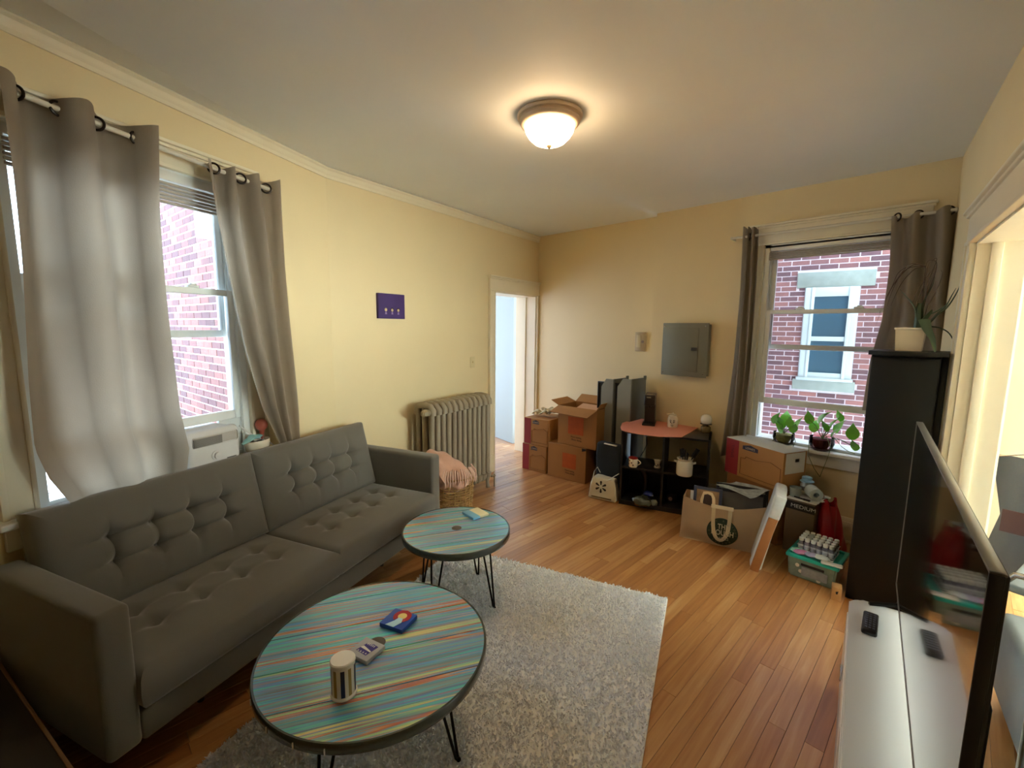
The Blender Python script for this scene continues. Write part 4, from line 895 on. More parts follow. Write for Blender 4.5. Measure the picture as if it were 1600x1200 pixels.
# lower cubes
def lump(name, label, cat, M, s, m, seed=0, n=20, amp=.25):
    mb = MB().sphere(1, n=n)
    for v in mb.bm.verts:
        c = v.co.copy(); q = 1+noise.noise(c*2+Vector((seed, 0, 0)))*amp+noise.noise(c*6+Vector((0, seed, 0)))*amp*.35; v.co = Vector((c.x*s[0]*q, c.y*s[1]*q, max(c.z*s[2]*q, -s[2]*.75)+s[2]*.75))
    return tag(obj(name, mb, m, None, M), label, cat)
lump('plastic_bag', 'clear grey plastic bag heap in the lower left cube', 'bag', T(*atz(1003, 789, .05)) @ RZ(20), (.085, .07, .05), mat('grey_green_film', '#4c544c', .25, var=.3, vscale=20, coat=.6), 1)
lump('blue_packet', 'crumpled blue packet on the plastic bag', 'packet', T(*atz(1013, 775, .10)) @ RZ(10), (.045, .03, .025), mat('deep_blue_film', '#1c2f86', .3, coat=.5), 2)
lump('wrapped_bundle', 'whitish wrapped bundle right of the plastic bag heap', 'bundle', T(*atz(1021, 789, .046)) @ RZ(25), (.035, .03, .028), mat('pale_film', '#7f8780', .3, coat=.4), 3)
dp = thing('round_tin', 'dark round patterned tin in the lower right cube', 'tin', M=T(*atz(1048, 782, .046)) @ RZ(20))
obj('tin_body', MB().lathe([(0, 0), (.045, 0), (.05, .01), (.05, .05), (.045, .07), (.02, .082), (0, .084)], 28), mat('dark_tin', '#2d2628', .3, metal=.4, var=.4, vscale=40), dp); obj('tin_mark', MB().cyl(.018, 0, .002, 16, T(0, -.0505, .035) @ FRONT), mat('tin_mark_rose', '#7e6a66', .5), dp)
sp = thing('hair_dryer', 'black appliance with a cord standing in the lower left cube', 'appliance', M=T(*fK.w(.2, .22, .046)))
obj('appliance_body', MB().tube([(0, 0, .0), (.01, 0, .12), (.0, 0, .2), (-.04, 0, .25)], [.03, .022, .03, .034], 14), BLACK, sp)
cw = MB(); cw.tube([fK.w(.17, KD+.0, KH-.12), fK.w(.175, KD+.01, KH-.2), fK.w(.15, KD+.0, KH-.27), fK.w(.12, KD-.02, MZ+.01)], .004, 6)
tag(obj('power_cable', cw, BLACK, None), 'dark cord dangling behind the shelf\'s upper left cube', 'cord')
tag(obj('power_plug', MB().box(-.016, .016, -.012, .012, -.025, .03, .005), WHITEP, None, T(*fK.w(.165, KD+.0, KH-.09))), 'white plug hanging behind the shelf below the pink mat', 'plug')

# ================================================================== ELECTRICAL PANEL AND WALL DISPLAY
e0, e1, e2 = fF.px(1038.5, 584), fF.px(1108.5, 590), fF.px(1042, 505)
ep = thing('breaker_box', 'grey metal electrical panel on the wall above the shelf', 'electrical panel', Fr(fF.w(e0.x, 0, e1.z), 90)); ew, eh = e1.x-e0.x, e2.z-e1.z+.0
GM = mat('grey_panel_paint', '#77786c', .45, var=.02)
obj('panel_box', MB().box(.012, ew-.012, -.075, 0, .012, eh-.012), GM, ep); obj('cover_plate', MB().box(0, ew, -.083, -.075, 0, eh, .003), GM, ep)
obj('panel_door', MB().box(.03, ew*.80, -.089, -.083, .05, eh-.045, .003), GM, ep); obj('door_latch', MB().box(ew*.66, ew*.79, -.093, -.088, eh*.49, eh*.55, .002), mat('latch_dark', '#2c2a26', .4), ep)
for x_, z in ((.02, .025), (ew-.03, .03), (.02, eh-.03), (ew-.03, eh-.03)): obj('screw', MB().cyl(.006, 0, .003, 10, T(x_, -.083, z) @ FRONT), CHROME, ep)
u0, u1, u2 = fFL.px(993, 548), fFL.px(1018.5, 547), fFL.px(993, 519)
wd = thing('wall_display', 'small cream framed wall intercom panel beside the electrical panel', 'intercom', Fr(fFL.w(u0.x, 0, u0.z), fFL.ang)); uw, uh = min(u1.x, LFL-.03)-u0.x, u2.z-u0.z
obj('frame', MB().box(0, uw, -.022, 0, 0, uh, .004), mat('beige_frame', '#b9a684', .5), wd); obj('screen', MB().box(uw*.15, uw*.55, -.025, -.02, uh*.2, uh*.85, .001), mat('pale_screen', '#cdbf98', .4), wd)
obj('speaker_disc', MB().cyl(uw*.12, 0, .004, 16, T(uw*.72, -.022, uh*.5) @ FRONT), mat('mauve_grey', '#8d7c74', .5), wd)

# ================================================================== BOXES, TOTE AND PANEL UNDER THE FAR WINDOW
zL = .735; fl_, fr__ = atz(1136, 683, zL), atz(1226, 709, zL); fW = frame2(fl_, fr__); lw = (fr__-fl_).length; hL = .30
w1_ = carton('large red-ended cardboard box with a pale top, by the windowsill', fW, lw, .245, hL, zL-hL, CARD); store_art(w1_, lw, hL, .24, True)
obj('pale_top_sheet', MB().box(0, lw, 0, .245, hL, hL+.003, .001), mat('bluish_white_card', '#c9ccc9', .6), w1_); obj('side_label', MB().box(lw, lw+.001, .02, .225, hL*.45, hL*.98), mat('white_label', '#d5d3cc', .6), w1_); obj('hand_hole', MB().box(lw+.0005, lw+.002, .12, .16, hL*.74, hL*.82), INK, w1_)
w0_ = carton('brown cardboard box supporting the large red-ended box', Fr(fW.w(.02, .01), fW.ang), lw-.03, .235, zL-hL-.001, 0, CARDD)
# medium box with bits on top
fM = Fr((0, 3.63), 96); m0, m1 = fM.px(1229, 779), fM.px(1272, 787.5); mh = fM.px(1250, 783).z
mbx = carton('brown box printed MEDIUM beside the red bag', Fr(fM.w(m0.x), 96), m1.x-m0.x+.01, .27, mh, 0, mat('brown_box_dark', '#6d5a48', .75)); mw = m1.x-m0.x+.01
obj('black_band', MB().box(0, mw, -.0012, 0, mh-.075, mh-.012), INK, mbx); text('MEDIUM', .038, mat('white_print', '#b9b4aa', .7), mbx, T(mw*.60, -.0016, mh-.045) @ FRONT, sx=1.15)
obj('box_lid', MB().box(-.002, mw+.004, -.003, .272, mh, mh+.004, .001), mat('white_label', '#d5d3cc', .6), mbx)
MT = mh+.005
def onbox(x, y, z=MT): return mbx.matrix_world @ T(x, y, z)
J = thing('glass_jar', 'glass jar with a pale blue lid on the MEDIUM box', 'jar', M=onbox(.06, .20))
obj('jar_glass', MB().lathe([(0, 0), (.038, 0), (.042, .01), (.042, .075), (.032, .09), (.030, .10)], 28), mat('milky_glass', '#a9b3b4', .15, coat=.6, var=.25, vscale=30), J); obj('jar_label', MB().lathe([(.0425, .03), (.0425, .06)], 28, cap=False), mat('label_grey', '#6a6f73', .6, var=.4, vscale=60), J)
obj('jar_lid', MB().lathe([(.0, .13), (.030, .13), (.034, .126), (.034, .108), (.048, .100), (.048, .094), (.0, .094)], 28), mat('pale_blue_cap', '#8fbfe0', .35), J)
G2 = tag(obj('drinking_glass', MB().lathe([(0, 0), (.034, 0), (.036, .004), (.04, .07), (.037, .07), (.033, .01), (0, .008)], 24, RY(0)), mat('grey_glass', '#8b9792', .1, coat=.8), None, onbox(.03, .07)), 'small grey drinking glass at the MEDIUM box\'s left front', 'glass')
rl_ = thing('paper_roll', 'white paper roll lying on the MEDIUM box', 'roll', M=onbox(.135, .12, MT+.045) @ RZ(35))
obj('roll_body', MB().lathe([(.018, 0), (.045, 0), (.045, .11), (.018, .11), (.018, 0)], 28, RX(90) @ T(0, 0, -.055), cap=False), mat('pale_blue_white', '#c2d2d6', .5), rl_)
tag(obj('marker_pen', MB().tube([(-.06, 0, 0), (.0, 0, 0)], .006, 10).tube([(0, 0, 0), (.045, 0, 0)], .0075, 10), INK, None, onbox(.10, .025, MT+.008) @ RZ(-5)), 'black marker pen on the MEDIUM box\'s front edge', 'pen')
for k, (x_, y_, r_) in enumerate(((.185, .04, 15), (.205, .10, -20), (.21, .20, 8))):
    tag(obj('sticker_card', MB().box(-.03, .03, -.022, .022, 0, .003, .001), mat('card_white_blue', '#c5d3d4', .4), None, onbox(x_-.02, y_, MT+.0002+.0035*k) @ RZ(r_)), ['small white card at the MEDIUM box\'s front right corner', 'small white card beside the paper roll', 'pale card at the MEDIUM box\'s rear right corner'][k], 'card', 'cards on the MEDIUM box')
# red bag
rb0 = Fr((0, 3.70), 92); q0_, q1_ = rb0.px(1275, 850), rb0.px(1309, 850); rh = rb0.px(1285, 783).z
mb = MB(); wr = q1_.x-q0_.x
def redf(u, v):
    a = 2*math.pi*u; top = v; rx = wr*.62*(1-.40*top**2)+.020*math.sin(5*a+3*v)*(1-.5*v)+.008*math.sin(11*a-6*v); ry = .12*(1-.5*top)+.012*math.sin(4*a+1+5*v)
    return Vector((wr*.46+rx*math.cos(a)-.05*top, .12+ry*math.sin(a), v*rh*(.94+.06*math.sin(3*a))))
mb.grid(redf, 48, 16, closeu=True); mb.bm.faces.new([v for v in mb.bm.verts if v.co.z < 1e-6][:3]) if False else None
tag(obj('red_bag', mb, mat('glossy_red_plastic', '#a81522', .28, coat=.6), None, Fr((rb0.w(q0_.x).x+.012, rb0.w(q0_.x).y), 92).mat(), ang=70), 'crumpled glossy red bag between the MEDIUM box and black cabinet', 'bag')
# tote bag
fT = frame2(atz(1068, 840, 0), atz(1187, 867, 0)); tw = (atz(1187, 867)-atz(1068, 840)).length; th_ = .345; td = .17
tote = thing('tote_bag', 'large cream canvas tote bag with round green logo, full of frames', 'tote bag', fT)
def totef(u, v):   # u round the bag, v up
    a = u*4; k = a % 1; s_ = int(a) % 4; x_, y_ = ((k*tw, 0), (tw, k*td), (tw-k*tw, td), (0, td-k*td))[s_]
    wob = noise.noise(Vector((x_*6, y_*6, v*2.2)))*.022*math.sin(math.pi*min(1, v+.15))
    bul = .03*math.sin(math.pi*v)*(1 if s_ in (0, 2) else .4); sg = -1 if s_ == 0 else (1 if s_ == 2 else 0)
    ex = .012*math.sin(math.pi*v)*(-1 if s_ == 3 else (1 if s_ == 1 else 0))
    z = v*(th_+.025*(x_/tw) - .055*math.sin(math.pi*x_/tw)*(1 if s_ == 0 else .3))
    lx_ = (x_-tw/2)*(1+.07*v)+tw/2 - .035*(1-v)**3*(1 if x_ < tw*.1 else 0)
    return Vector((lx_+ex, y_+sg*bul*math.sin(math.pi*x_/tw)**.5+wob*(1 if s_ in (0, 2) else .3), z))
mb = MB(); mb.grid(totef, 96, 22, closeu=True); 
bmesh.ops.solidify(mb.bm, geom=list(mb.bm.faces), thickness=.003)
mb.box(.0, tw, .0, td, 0.0, .006)
TOTE = mat('cream_canvas', '#dcc199', .8, var=.05, vscale=6, bump=.35, bscale=300)
obj('bag_body', mb, TOTE, tote)
LC = (tw*.515, .125); LRd = .108
def onface(x, z, o=.004):
    v = z/(th_+.025*(x/tw)-.055*math.sin(math.pi*x/tw)); p = totef((x/tw)/4, min(v, 1)); return Vector((x, p.y-o, z))
mb = MB(); c = mb.bm.verts.new(onface(*LC)); prev = None; N_ = 40; NR_ = 6; rings = []
for j in range(1, NR_+1): rings.append([mb.bm.verts.new(onface(LC[0]+LRd*j/NR_*math.cos(2*math.pi*i/N_), max(.006, LC[1]+LRd*j/NR_*math.sin(2*math.pi*i/N_)))) for i in range(N_)])
for i in range(N_): mb.bm.faces.new((c, rings[0][i], rings[0][(i+1) % N_]))
for a, b in zip(rings, rings[1:]):
    for i in range(N_): mb.bm.faces.new((a[i], b[i], b[(i+1) % N_], a[(i+1) % N_]))
lg = obj('round_logo', mb, mat('dark_green_print', '#26351f', .75), tote)
PALE = mat('pale_print_cream', '#c5bfa0', .75)
yl = onface(*LC).y-.006
text('THE', .056, PALE, lg, T(LC[0]+.004, onface(LC[0], LC[1]+.045).y-.004, LC[1]+.045) @ FRONT, sx=.72, bold=.001); text('DOUGH', .058, PALE, lg, T(LC[0]+.002, onface(LC[0], LC[1]).y-.004, LC[1]-.004) @ FRONT, sx=.72, bold=.001); text('BAGELS', .028, PALE, lg, T(LC[0]+.004, onface(LC[0], LC[1]-.05).y-.004, LC[1]-.048) @ FRONT, sx=.9)
ring_ = "DAY'S  BAKERY  &  "
ring_ = "DAY & NIGHT  BAKERS CO "
for i, ch in enumerate(ring_):
    if ch == ' ': continue
    a = 150-360*i/len(ring_); x_, z_ = LC[0]+.090*math.cos(R(a)), LC[1]+.090*math.sin(R(a))
    if z_ > .01: text(ch, .020, mat('faded_print', '#6d6a48', .75), lg, T(x_, onface(x_, z_).y-.003, z_) @ FRONT @ RZ(a-90))
mb = MB(); hx0, hx1 = tw*.385, tw*.60
pts = []
for i in range(17):
    k = i/16; a = math.pi*k; x_ = hx0+(hx1-hx0)*(.5-.5*math.cos(a)) if True else 0
    z_ = (th_-.045) - .24*math.sin(a)**.62; pts.append((x_, z_))
vsA = []
for i, (x_, z_) in enumerate(pts):
    p = pts[max(i-1, 0)]; q = pts[min(i+1, 16)]; d = Vector((q[0]-p[0], q[1]-p[1])).normalized(); nn = Vector((-d.y, d.x))*.0135
    row = []
    for s_ in (-1, 1):
        X_, Z_ = x_+nn.x*s_, min(z_+nn.y*s_, th_-.02); row.append(mb.bm.verts.new((X_, onface(min(max(X_, 0), tw), min(Z_, .27)).y-.007, Z_)))
    vsA.append(row)
for a, b in zip(vsA, vsA[1:]): mb.bm.faces.new((a[0], a[1], b[1], b[0]))
bmesh.ops.solidify(mb.bm, geom=list(mb.bm.faces), thickness=.003)
obj('handle', mb, mat('handle_webbing', '#f0e2bc', .8, bump=.2, bscale=200), tote)
mb = MB(); mb.box(hx0-.02, hx1+.02, -.012, -.004, th_-.05, th_-.022, .003); obj('handle', mb, mat('handle_webbing', '#f0e2bc', .8), tote)
# frames and papers in the tote
def picframe(label, x0_, w, h, y, z, tilt, mf_, mi, mid=None, ang=0, group='framed pictures in the tote bag'):
    t = thing('framed_picture', label, 'picture frame', M=fT.mat() @ T(x0_, y, z) @ RZ(ang) @ RX(tilt), group=group); b = .022
    obj('frame', MB().box(0, b, 0, .015, 0, h, .002).box(w-b, w, 0, .015, 0, h, .002).box(b, w-b, 0, .015, 0, b, .002).box(b, w-b, 0, .015, h-b, h, .002), mf_, t)
    obj('print', MB().box(b-.002, w-b+.002, .006, .012, b-.002, h-b+.002), mi, t)
    if mid:
        mbm = MB().prism([(w*.36, h*.30), (w*.66, h*.28), (w*.68, h*.50), (w*.66, h*.72), (w*.62, h*.80), (w*.50, h*.83), (w*.38, h*.80), (w*.35, h*.62)], 0, .002, T(0, .006, 0) @ FRONT); obj('print_figure', mbm, mid, t)
        obj('print_halo', MB().prism([(w*.27, h*.30), (w*.75, h*.28), (w*.80, h*.5), (w*.76, h*.76), (w*.66, h*.88), (w*.5, h*.90), (w*.34, h*.88), (w*.25, h*.66)], 0, .001, T(0, .006, 0) @ FRONT), mat('bright_halo_print', '#f4dcae', .6), t)
    return t
picframe('blue-grey framed print of a dark shape on sepia, in the tote', .048, .205, .30, .035, .125, -4, mat('slate_frame', '#3d4358', .4), mat('sepia_print', '#a5825c', .6, var=.4, vscale=20), mat('dark_print_figure', '#3b2b28', .6, var=.3, vscale=30))
picframe('wide black frame with grey glass at the back of the tote', .22, .33, .30, .10, .12, -5, BLACK, mat('grey_glass_print', '#6f6c66', .15, var=.25, vscale=6))
picframe('black frame with a white mount behind the wide black frame', .20, .36, .33, .130, .12, -4, BLACK, mat('white_mount', '#a8a49a', .3))
tag(obj('white_card', MB().box(0, .03, 0, .006, 0, .24, .001), WHITE, None, fT.mat() @ T(.025, .06, .14)), 'narrow white card standing at the tote bag\'s left end', 'card')
mb = MB(); pq = [fT.l(atz(x, y, z)) for x, y, z in ((1118, 757, .43), (1204, 767, .445), (1172, 779, .42), (1150, 752, .45))]
mb.grid(lambda u, v: (pq[0].lerp(pq[3], u)).lerp(pq[2].lerp(pq[1], u), v)+Vector((0, 0, .008*math.sin(6*u+3*v))), 10, 10); bmesh.ops.solidify(mb.bm, geom=list(mb.bm.faces), thickness=.0015)
np_ = obj('newspaper', mb, mat('newsprint_bluish', '#c3cac8', .7, var=.35, vscale=26), None, fT.mat()); tag(np_, 'newspaper sheet lying over the frames in the tote', 'newspaper')
# wrapped panel
pa, pbk = atz(1186, 899, 0), atz(1176, 884, 0)
wpF = Fr((pa.x-.035, pa.y-.0), -14)
wp = thing('wrapped_canvas', 'plastic-wrapped flat panel leaning beside the tote bag', 'wrapped panel', M=wpF.mat() @ T(.03, 0, 0) @ RX(12.5))
hW = .58
obj('wood_edge', MB().box(0, .022, -.028, .028, 0, hW*.74, .006), mat('pale_wood_edge', '#a8703f', .6, var=.1), wp)
mb = MB(); mb.box(.02, .30, -.036, .036, 0.005, hW, .018, 3); bmesh.ops.subdivide_edges(mb.bm, edges=mb.bm.edges, cuts=3, use_grid_fill=True)
for v in mb.bm.verts: v.co += Vector((noise.noise(v.co*16), noise.noise(v.co*16+Vector((7, 0, 0))), noise.noise(v.co*12)*.6))*.011
obj('plastic_wrap', mb, mat('cloudy_plastic_wrap', '#ccd2d0', .3, coat=.4, var=.08, vscale=30), wp)
obj('wrap_fold', MB().box(-.004, .03, -.034, .034, hW*.70, hW*.99, .012, 3), mat('cloudy_plastic_wrap', '#ccd2d0', .3), wp)

# ================================================================== STORAGE BIN, BOTTLES, PACKETS
fBn = frame2(atz(1231, 897, 0), atz(1302, 923, 0)); bwid_ = (atz(1302, 923)-atz(1231, 897)).length; bh_, bd_ = .150, .27
bn = thing('storage_bin', 'clear plastic storage bin with a teal rim beside the black cabinet', 'storage bin', fBn)
mb = MB(); o_ = .012
mb.faces([(0, 0, 0), (bwid_, 0, 0), (bwid_, bd_, 0), (0, bd_, 0), (-o_, -o_, bh_), (bwid_+o_, -o_, bh_), (bwid_+o_, bd_+o_, bh_), (-o_, bd_+o_, bh_)], [(3, 2, 1, 0), (0, 1, 5, 4), (1, 2, 6, 5), (2, 3, 7, 6), (3, 0, 4, 7)])
bmesh.ops.bevel(mb.bm, geom=list(mb.bm.edges), offset=.012, segments=3, affect='EDGES')
obj('bin_body', mb, mat('clear_bin_plastic', '#7f8f80', .18, var=.25, vscale=18, coat=.5), bn)
obj('bin_label', MB().box(bwid_*.28, bwid_*.78, -.013, -.009, bh_*.66, bh_*.76), INK, bn); obj('bin_sticker', MB().box(bwid_*.30, bwid_*.86, -.011, -.006, bh_*.22, bh_*.60), mat('grey_sticker', '#8f918f', .5, var=.2, vscale=30), bn)
for k, (x_, z_) in enumerate(((.2, .62), (.28, .38), (.68, .2))): obj('bin_spot', MB().cyl(.012, 0, .003, 14, T(bwid_*x_, -.006-.004*z_, bh_*z_) @ FRONT), mat('cream_spot', '#c9c2ac', .5), bn)
e = .02
obj('bin_rim', MB().box(-e, bwid_+e, -e, .004, bh_-.012, bh_+.012, .006, 2).box(-e, bwid_+e, bd_-.004, bd_+e, bh_-.012, bh_+.012, .006, 2).box(-e, .004, -e, bd_+e, bh_-.012, bh_+.012, .006, 2).box(bwid_-.004, bwid_+e, -e, bd_+e, bh_-.012, bh_+.012, .006, 2), TEAL, bn)
obj('bin_lid_panel', MB().box(0, bwid_, 0, bd_, bh_-.01, bh_-.004), TEAL, bn)
BZ = bh_-.003
tr = thing('bottle_tray', 'white wire tray of small bottles on the storage bin', 'tray', Fr(fBn.w(.018, .085, BZ), fBn.ang))
trw, trd = bwid_-.05, .175
obj('tray_base', MB().box(0, trw, 0, trd, 0, .004), WHITEP, tr)
obj('tray_rail', MB().tube([(0, 0, .05), (trw, 0, .05), (trw, trd, .05), (0, trd, .05)], .0025, 6, closed=True).tube([(0, 0, .02), (trw, 0, .02), (trw, trd, .02), (0, trd, .02)], .0025, 6, closed=True), WHITEP, tr)
bm_ = MB().lathe([(0, 0), (.0145, 0), (.0155, .004), (.0155, .062), (.010, .072), (.010, .076)], 16).mesh('bottle_body', mat('smoky_bottle', '#7d7a8a', .12, coat=.8, objvar=.3))
cm_ = MB().lathe([(.0135, .072), (.0145, .074), (.0145, .092), (.012, .0945), (0, .095)], 16).mesh('bottle_cap', mat('white_cap', '#eceeee', .35))
lm_ = MB().lathe([(.0158, .018), (.0158, .05)], 16, cap=False).mesh('bottle_label', mat('pale_label', '#c8c6d2', .5))
nbx, nby = 6, 4
for j in range(nby):
    for i in range(nbx):
        b_ = thing('paint_bottle', 'small white-capped bottle, %s from the left in the tray\'s %s row' % (('first', 'second', 'third', 'fourth', 'fifth', 'sixth')[i], ('front', 'second', 'third', 'back')[j]), 'bottle', M=tr.matrix_world @ T((i+.5)*trw/nbx, (j+.5)*trd/nby, .0045), group='small white-capped bottles in the tray')
        link('bottle_body', bm_, b_); link('bottle_cap', cm_, b_); link('bottle_label', lm_, b_)
pk = [('packet_pink', '#c77fb0', 'pink glossy packet lying in front of the bottles', .055, .035, 35), ('packet_lilac', '#a9a6cc', 'lilac clear packet leaning on the bottles', .12, .04, 28), ('packet_white', '#d4dde2', 'white clear packet beside the bottles\' right end', .17, .045, 15), ('packet_mint', '#a6dcd4', 'pale mint packet at the bin\'s left front', .03, .05, 50)]
for nm, colr, lb, x_, y_, ro_ in pk:
    mb = MB().sphere(1, n=18)
    for v in mb.bm.verts: c = v.co; v.co = Vector((c.x*.045, c.y*.026, c.z*.010))*(1+.2*noise.noise(c*3))
    tag(obj('sachet', mb, mat(nm, colr, .2, coat=.7, var=.15, vscale=30), None, fBn.mat() @ T(x_, y_, BZ+.022+.004*(x_ > .1)) @ RZ(ro_) @ RX(14)), lb, 'packet')
wcf = tag(obj('white_box_lid', MB().box(-.06, .055, -.022, .022, 0, .014, .008, 3), WHITEP, None, fBn.mat() @ T(bwid_-.02, .0, bh_+.0125) @ RZ(10)), 'white flat case on the bin\'s right front corner', 'case')
sb = thing('wood_block_box', 'small pale wooden box with a dark keyhole by the cabinet foot', 'wooden box', Fr((-.418, 3.205), 80))
obj('box_body', MB().box(0, .05, 0, .07, 0, .085, .003), WOODR, sb); obj('keyhole', MB().prism([(.022, .045), (.03, .045), (.034, .065), (.02, .06)], 0, .001, FRONT), INK, sb)

# ================================================================== TALL BLACK CABINET, PLANT
cx0, cyF, cW, cD, cH = -.362, 3.285, .322, .30, 1.535
cb = thing('tall_cabinet', 'tall narrow glossy black cabinet in the right corner', 'cabinet', Fr((cx0, cyF), 90))
GB = mat('gloss_black_lacquer', '#0f0f0d', .5, spec=.3)
obj('cabinet_body', MB().box(0.0, cW-.028, .016, cD, .0, cH-.02, .003), GB, cb)
obj('cabinet_door', MB().box(.004, cW-.032, 0, .014, .03, cH-.03, .003), GB, cb)
obj('gap_shade_strip', MB().box(cW-.027, cW, .03, cD, 0, cH+.0, .004), mat('gap_shade_black', '#050505', .7), cb)  # strip coloured near-black for the shade in the gap right of the cabinet
poly = [(-.014, .0)]+[(-.014+(cW+.014)*k/10, -.012-.03*math.sin(math.pi*k/10)) for k in range(11)]+[(cW, cD+.01), (-.014, cD+.01)]
obj('cabinet_top', MB().prism(poly, cH-.02, cH+.004), GB, cb)
# white pot and plant
pz = cH+.005; ppx = Fr((0, 3.42), 90); a, b = ppx.px(1399, 530), ppx.px(1446, 530)
pt_ = thing('plant_pot', 'white square pot on top of the tall black cabinet', 'plant pot', M=T((a.x+b.x)/2, 3.42, pz)); hw_ = (b.x-a.x)/2; hp = ppx.px(1420, 513).z-pz
mb = MB(); mb.faces([(-hw_*.86, -.06, 0), (hw_*.86, -.06, 0), (hw_*.86, .06, 0), (-hw_*.86, .06, 0), (-hw_, -.075, hp), (hw_, -.075, hp), (hw_, .075, hp), (-hw_, .075, hp)], [(3, 2, 1, 0), (0, 1, 5, 4), (1, 2, 6, 5), (2, 3, 7, 6), (3, 0, 4, 7), (4, 5, 6, 7)])
obj('pot_body', mb, mat('warm_white_pot', '#d9cbb0', .4), pt_, smooth=False); obj('pot_rim', MB().box(-hw_-.004, hw_+.004, -.079, .079, hp-.008, hp+.004, .002), CERAM, pt_)
plant = thing('spiky_plant', 'spiky succulent with long drooping leaves on the tall cabinet', 'plant', M=T((a.x+b.x)/2, 3.42, pz+hp))
GRN = mat('dusty_green_leaf', '#4f6247', .5, var=.2, vscale=12); BRN = mat('dry_brown_leaf', '#54402f', .7, var=.2, vscale=20); GRN2 = mat('dark_green_leaf', '#34452f', .5, var=.2)
def leafpath(pxs, dy0, dy1, r0, m, flat=.35, tip=.15, name='leaf'):
    P_ = []
    for i, (x, y) in enumerate(pxs):
        k = i/(len(pxs)-1); fr = Fr((0, 3.42+dy0+(dy1-dy0)*k), 90); q = fr.px(x, y); P_.append(Vector((q.x, 3.42+dy0+(dy1-dy0)*k, q.z)))
    Q = []
    for i in range(len(P_)-1):
        p0_, p1_, p2_, p3_ = P_[max(i-1, 0)], P_[i], P_[i+1], P_[min(i+2, len(P_)-1)]
        for k in range(4):
            t = k/4; Q.append(.5*((2*p1_)+(p2_-p0_)*t+(2*p0_-5*p1_+4*p2_-p3_)*t*t+(-p0_+3*p1_-3*p2_+p3_)*t**3))
    Q.append(P_[-1]); n_ = len(Q); inv = plant.matrix_world.inverted()
    obj(name, MB().tube([inv @ q for q in Q], [max(1.7*r0*(1-(1-tip)*(i/(n_-1))**1.3), .0012) for i in range(n_)], 7, flat=flat), m, plant)
leafpath([(1434, 515), (1436, 500), (1437, 482), (1439, 474)], 0, 0, .014, GRN2, .9, .6, 'stem')
for pxs, d0_, d1_, r_, m_ in (
    ([(1432, 505), (1429, 480), (1415, 462), (1406, 452)], 0, -.03, .008, GRN),
    ([(1437, 495), (1446, 470), (1451, 440), (1464, 405), (1456, 408)], 0, .02, .005, BRN), ([(1440, 490), (1443, 450), (1446, 425), (1447, 418)], 0, 0, .007, BRN),
    ([(1446, 418), (1432, 413), (1418, 420), (1400, 440), (1385, 465), (1373, 492)], 0, -.02, .0042, BRN), ([(1445, 416), (1425, 412), (1410, 425), (1396, 450), (1386, 478)], 0, .03, .004, BRN),
    ([(1446, 416), (1422, 418), (1405, 432), (1390, 455), (1378, 480), (1368, 510)], 0, -.05, .004, BRN), ([(1446, 417), (1430, 420), (1412, 438), (1402, 455), (1392, 478)], 0, .05, .0035, BRN),
    ([(1420, 415), (1404, 426), (1395, 445), (1384, 470), (1372, 500)], .02, -.03, .003, BRN),
    ([(1438, 490), (1444, 470), (1455, 445), (1463, 420), (1462, 408), (1450, 408), (1446, 420)], 0, .03, .005, BRN), ([(1444, 495), (1450, 478), (1463, 455), (1472, 430), (1470, 421)], 0, .03, .0045, BRN),
    ([(1440, 485), (1445, 468), (1456, 448), (1461, 432)], 0, .01, .008, GRN2), ([(1430, 490), (1434, 470), (1444, 445), (1449, 420), (1452, 410)], 0, -.02, .005, BRN),
    ([(1426, 472), (1434, 455), (1446, 436), (1458, 420)], -.02, .0, .004, BRN),
    ([(1441, 500), (1450, 492), (1464, 486), (1476, 478)], 0, .03, .011, GRN), ([(1452, 505), (1465, 492), (1480, 480), (1491, 464), (1499, 448), (1502, 432)], -.02, .0, .009, GRN2), ([(1452, 504), (1466, 489), (1478, 478), (1487, 462), (1494, 450)], 0, .03, .009, GRN2),
    ([(1444, 500), (1449, 515), (1457, 530), (1461, 550)], -.06, -.15, .017, GRN), ([(1453, 510), (1470, 513), (1484, 522), (1492, 540), (1494, 552)], -.02, -.05, .007, GRN2), ([(1440, 505), (1452, 490), (1456, 484)], 0, -.03, .014, GRN)):
    leafpath(pxs, d0_, d1_, r_, m_)

# ================================================================== PLANTS ON THE FAR SILL
LEAFM = mat('bright_pothos_leaf', '#76c540', .4, var=.2, vscale=8, objvar=.25); STEMM = mat('pothos_stem', '#5f7a4a', .5)
def heart(sz, curl):
    out = [(0, -.5), (.22, -.42), (.40, -.22), (.46, .02), (.38, .30), (.2, .55), (0, .95), (-.2, .55), (-.38, .30), (-.46, .02), (-.40, -.22), (-.22, -.42)]
    mb = MB(); c = mb.bm.verts.new((0, 0, 0)); r1 = [mb.bm.verts.new((x*sz*.5, y*sz*.5, sz*.05)) for x, y in out]; r2 = [mb.bm.verts.new((x*sz, y*sz, sz*(.10*abs(x)*2-curl*(y*y)))) for x, y in out]
    for i in range(12): mb.bm.faces.new((c, r1[i], r1[(i+1) % 12])); mb.bm.faces.new((r1[i], r2[i], r2[(i+1) % 12], r1[(i+1) % 12]))
    return mb.mesh('leaf', LEAFM, ang=80)
HM = [heart(.055, .25), heart(.065, .35), heart(.05, .2)]
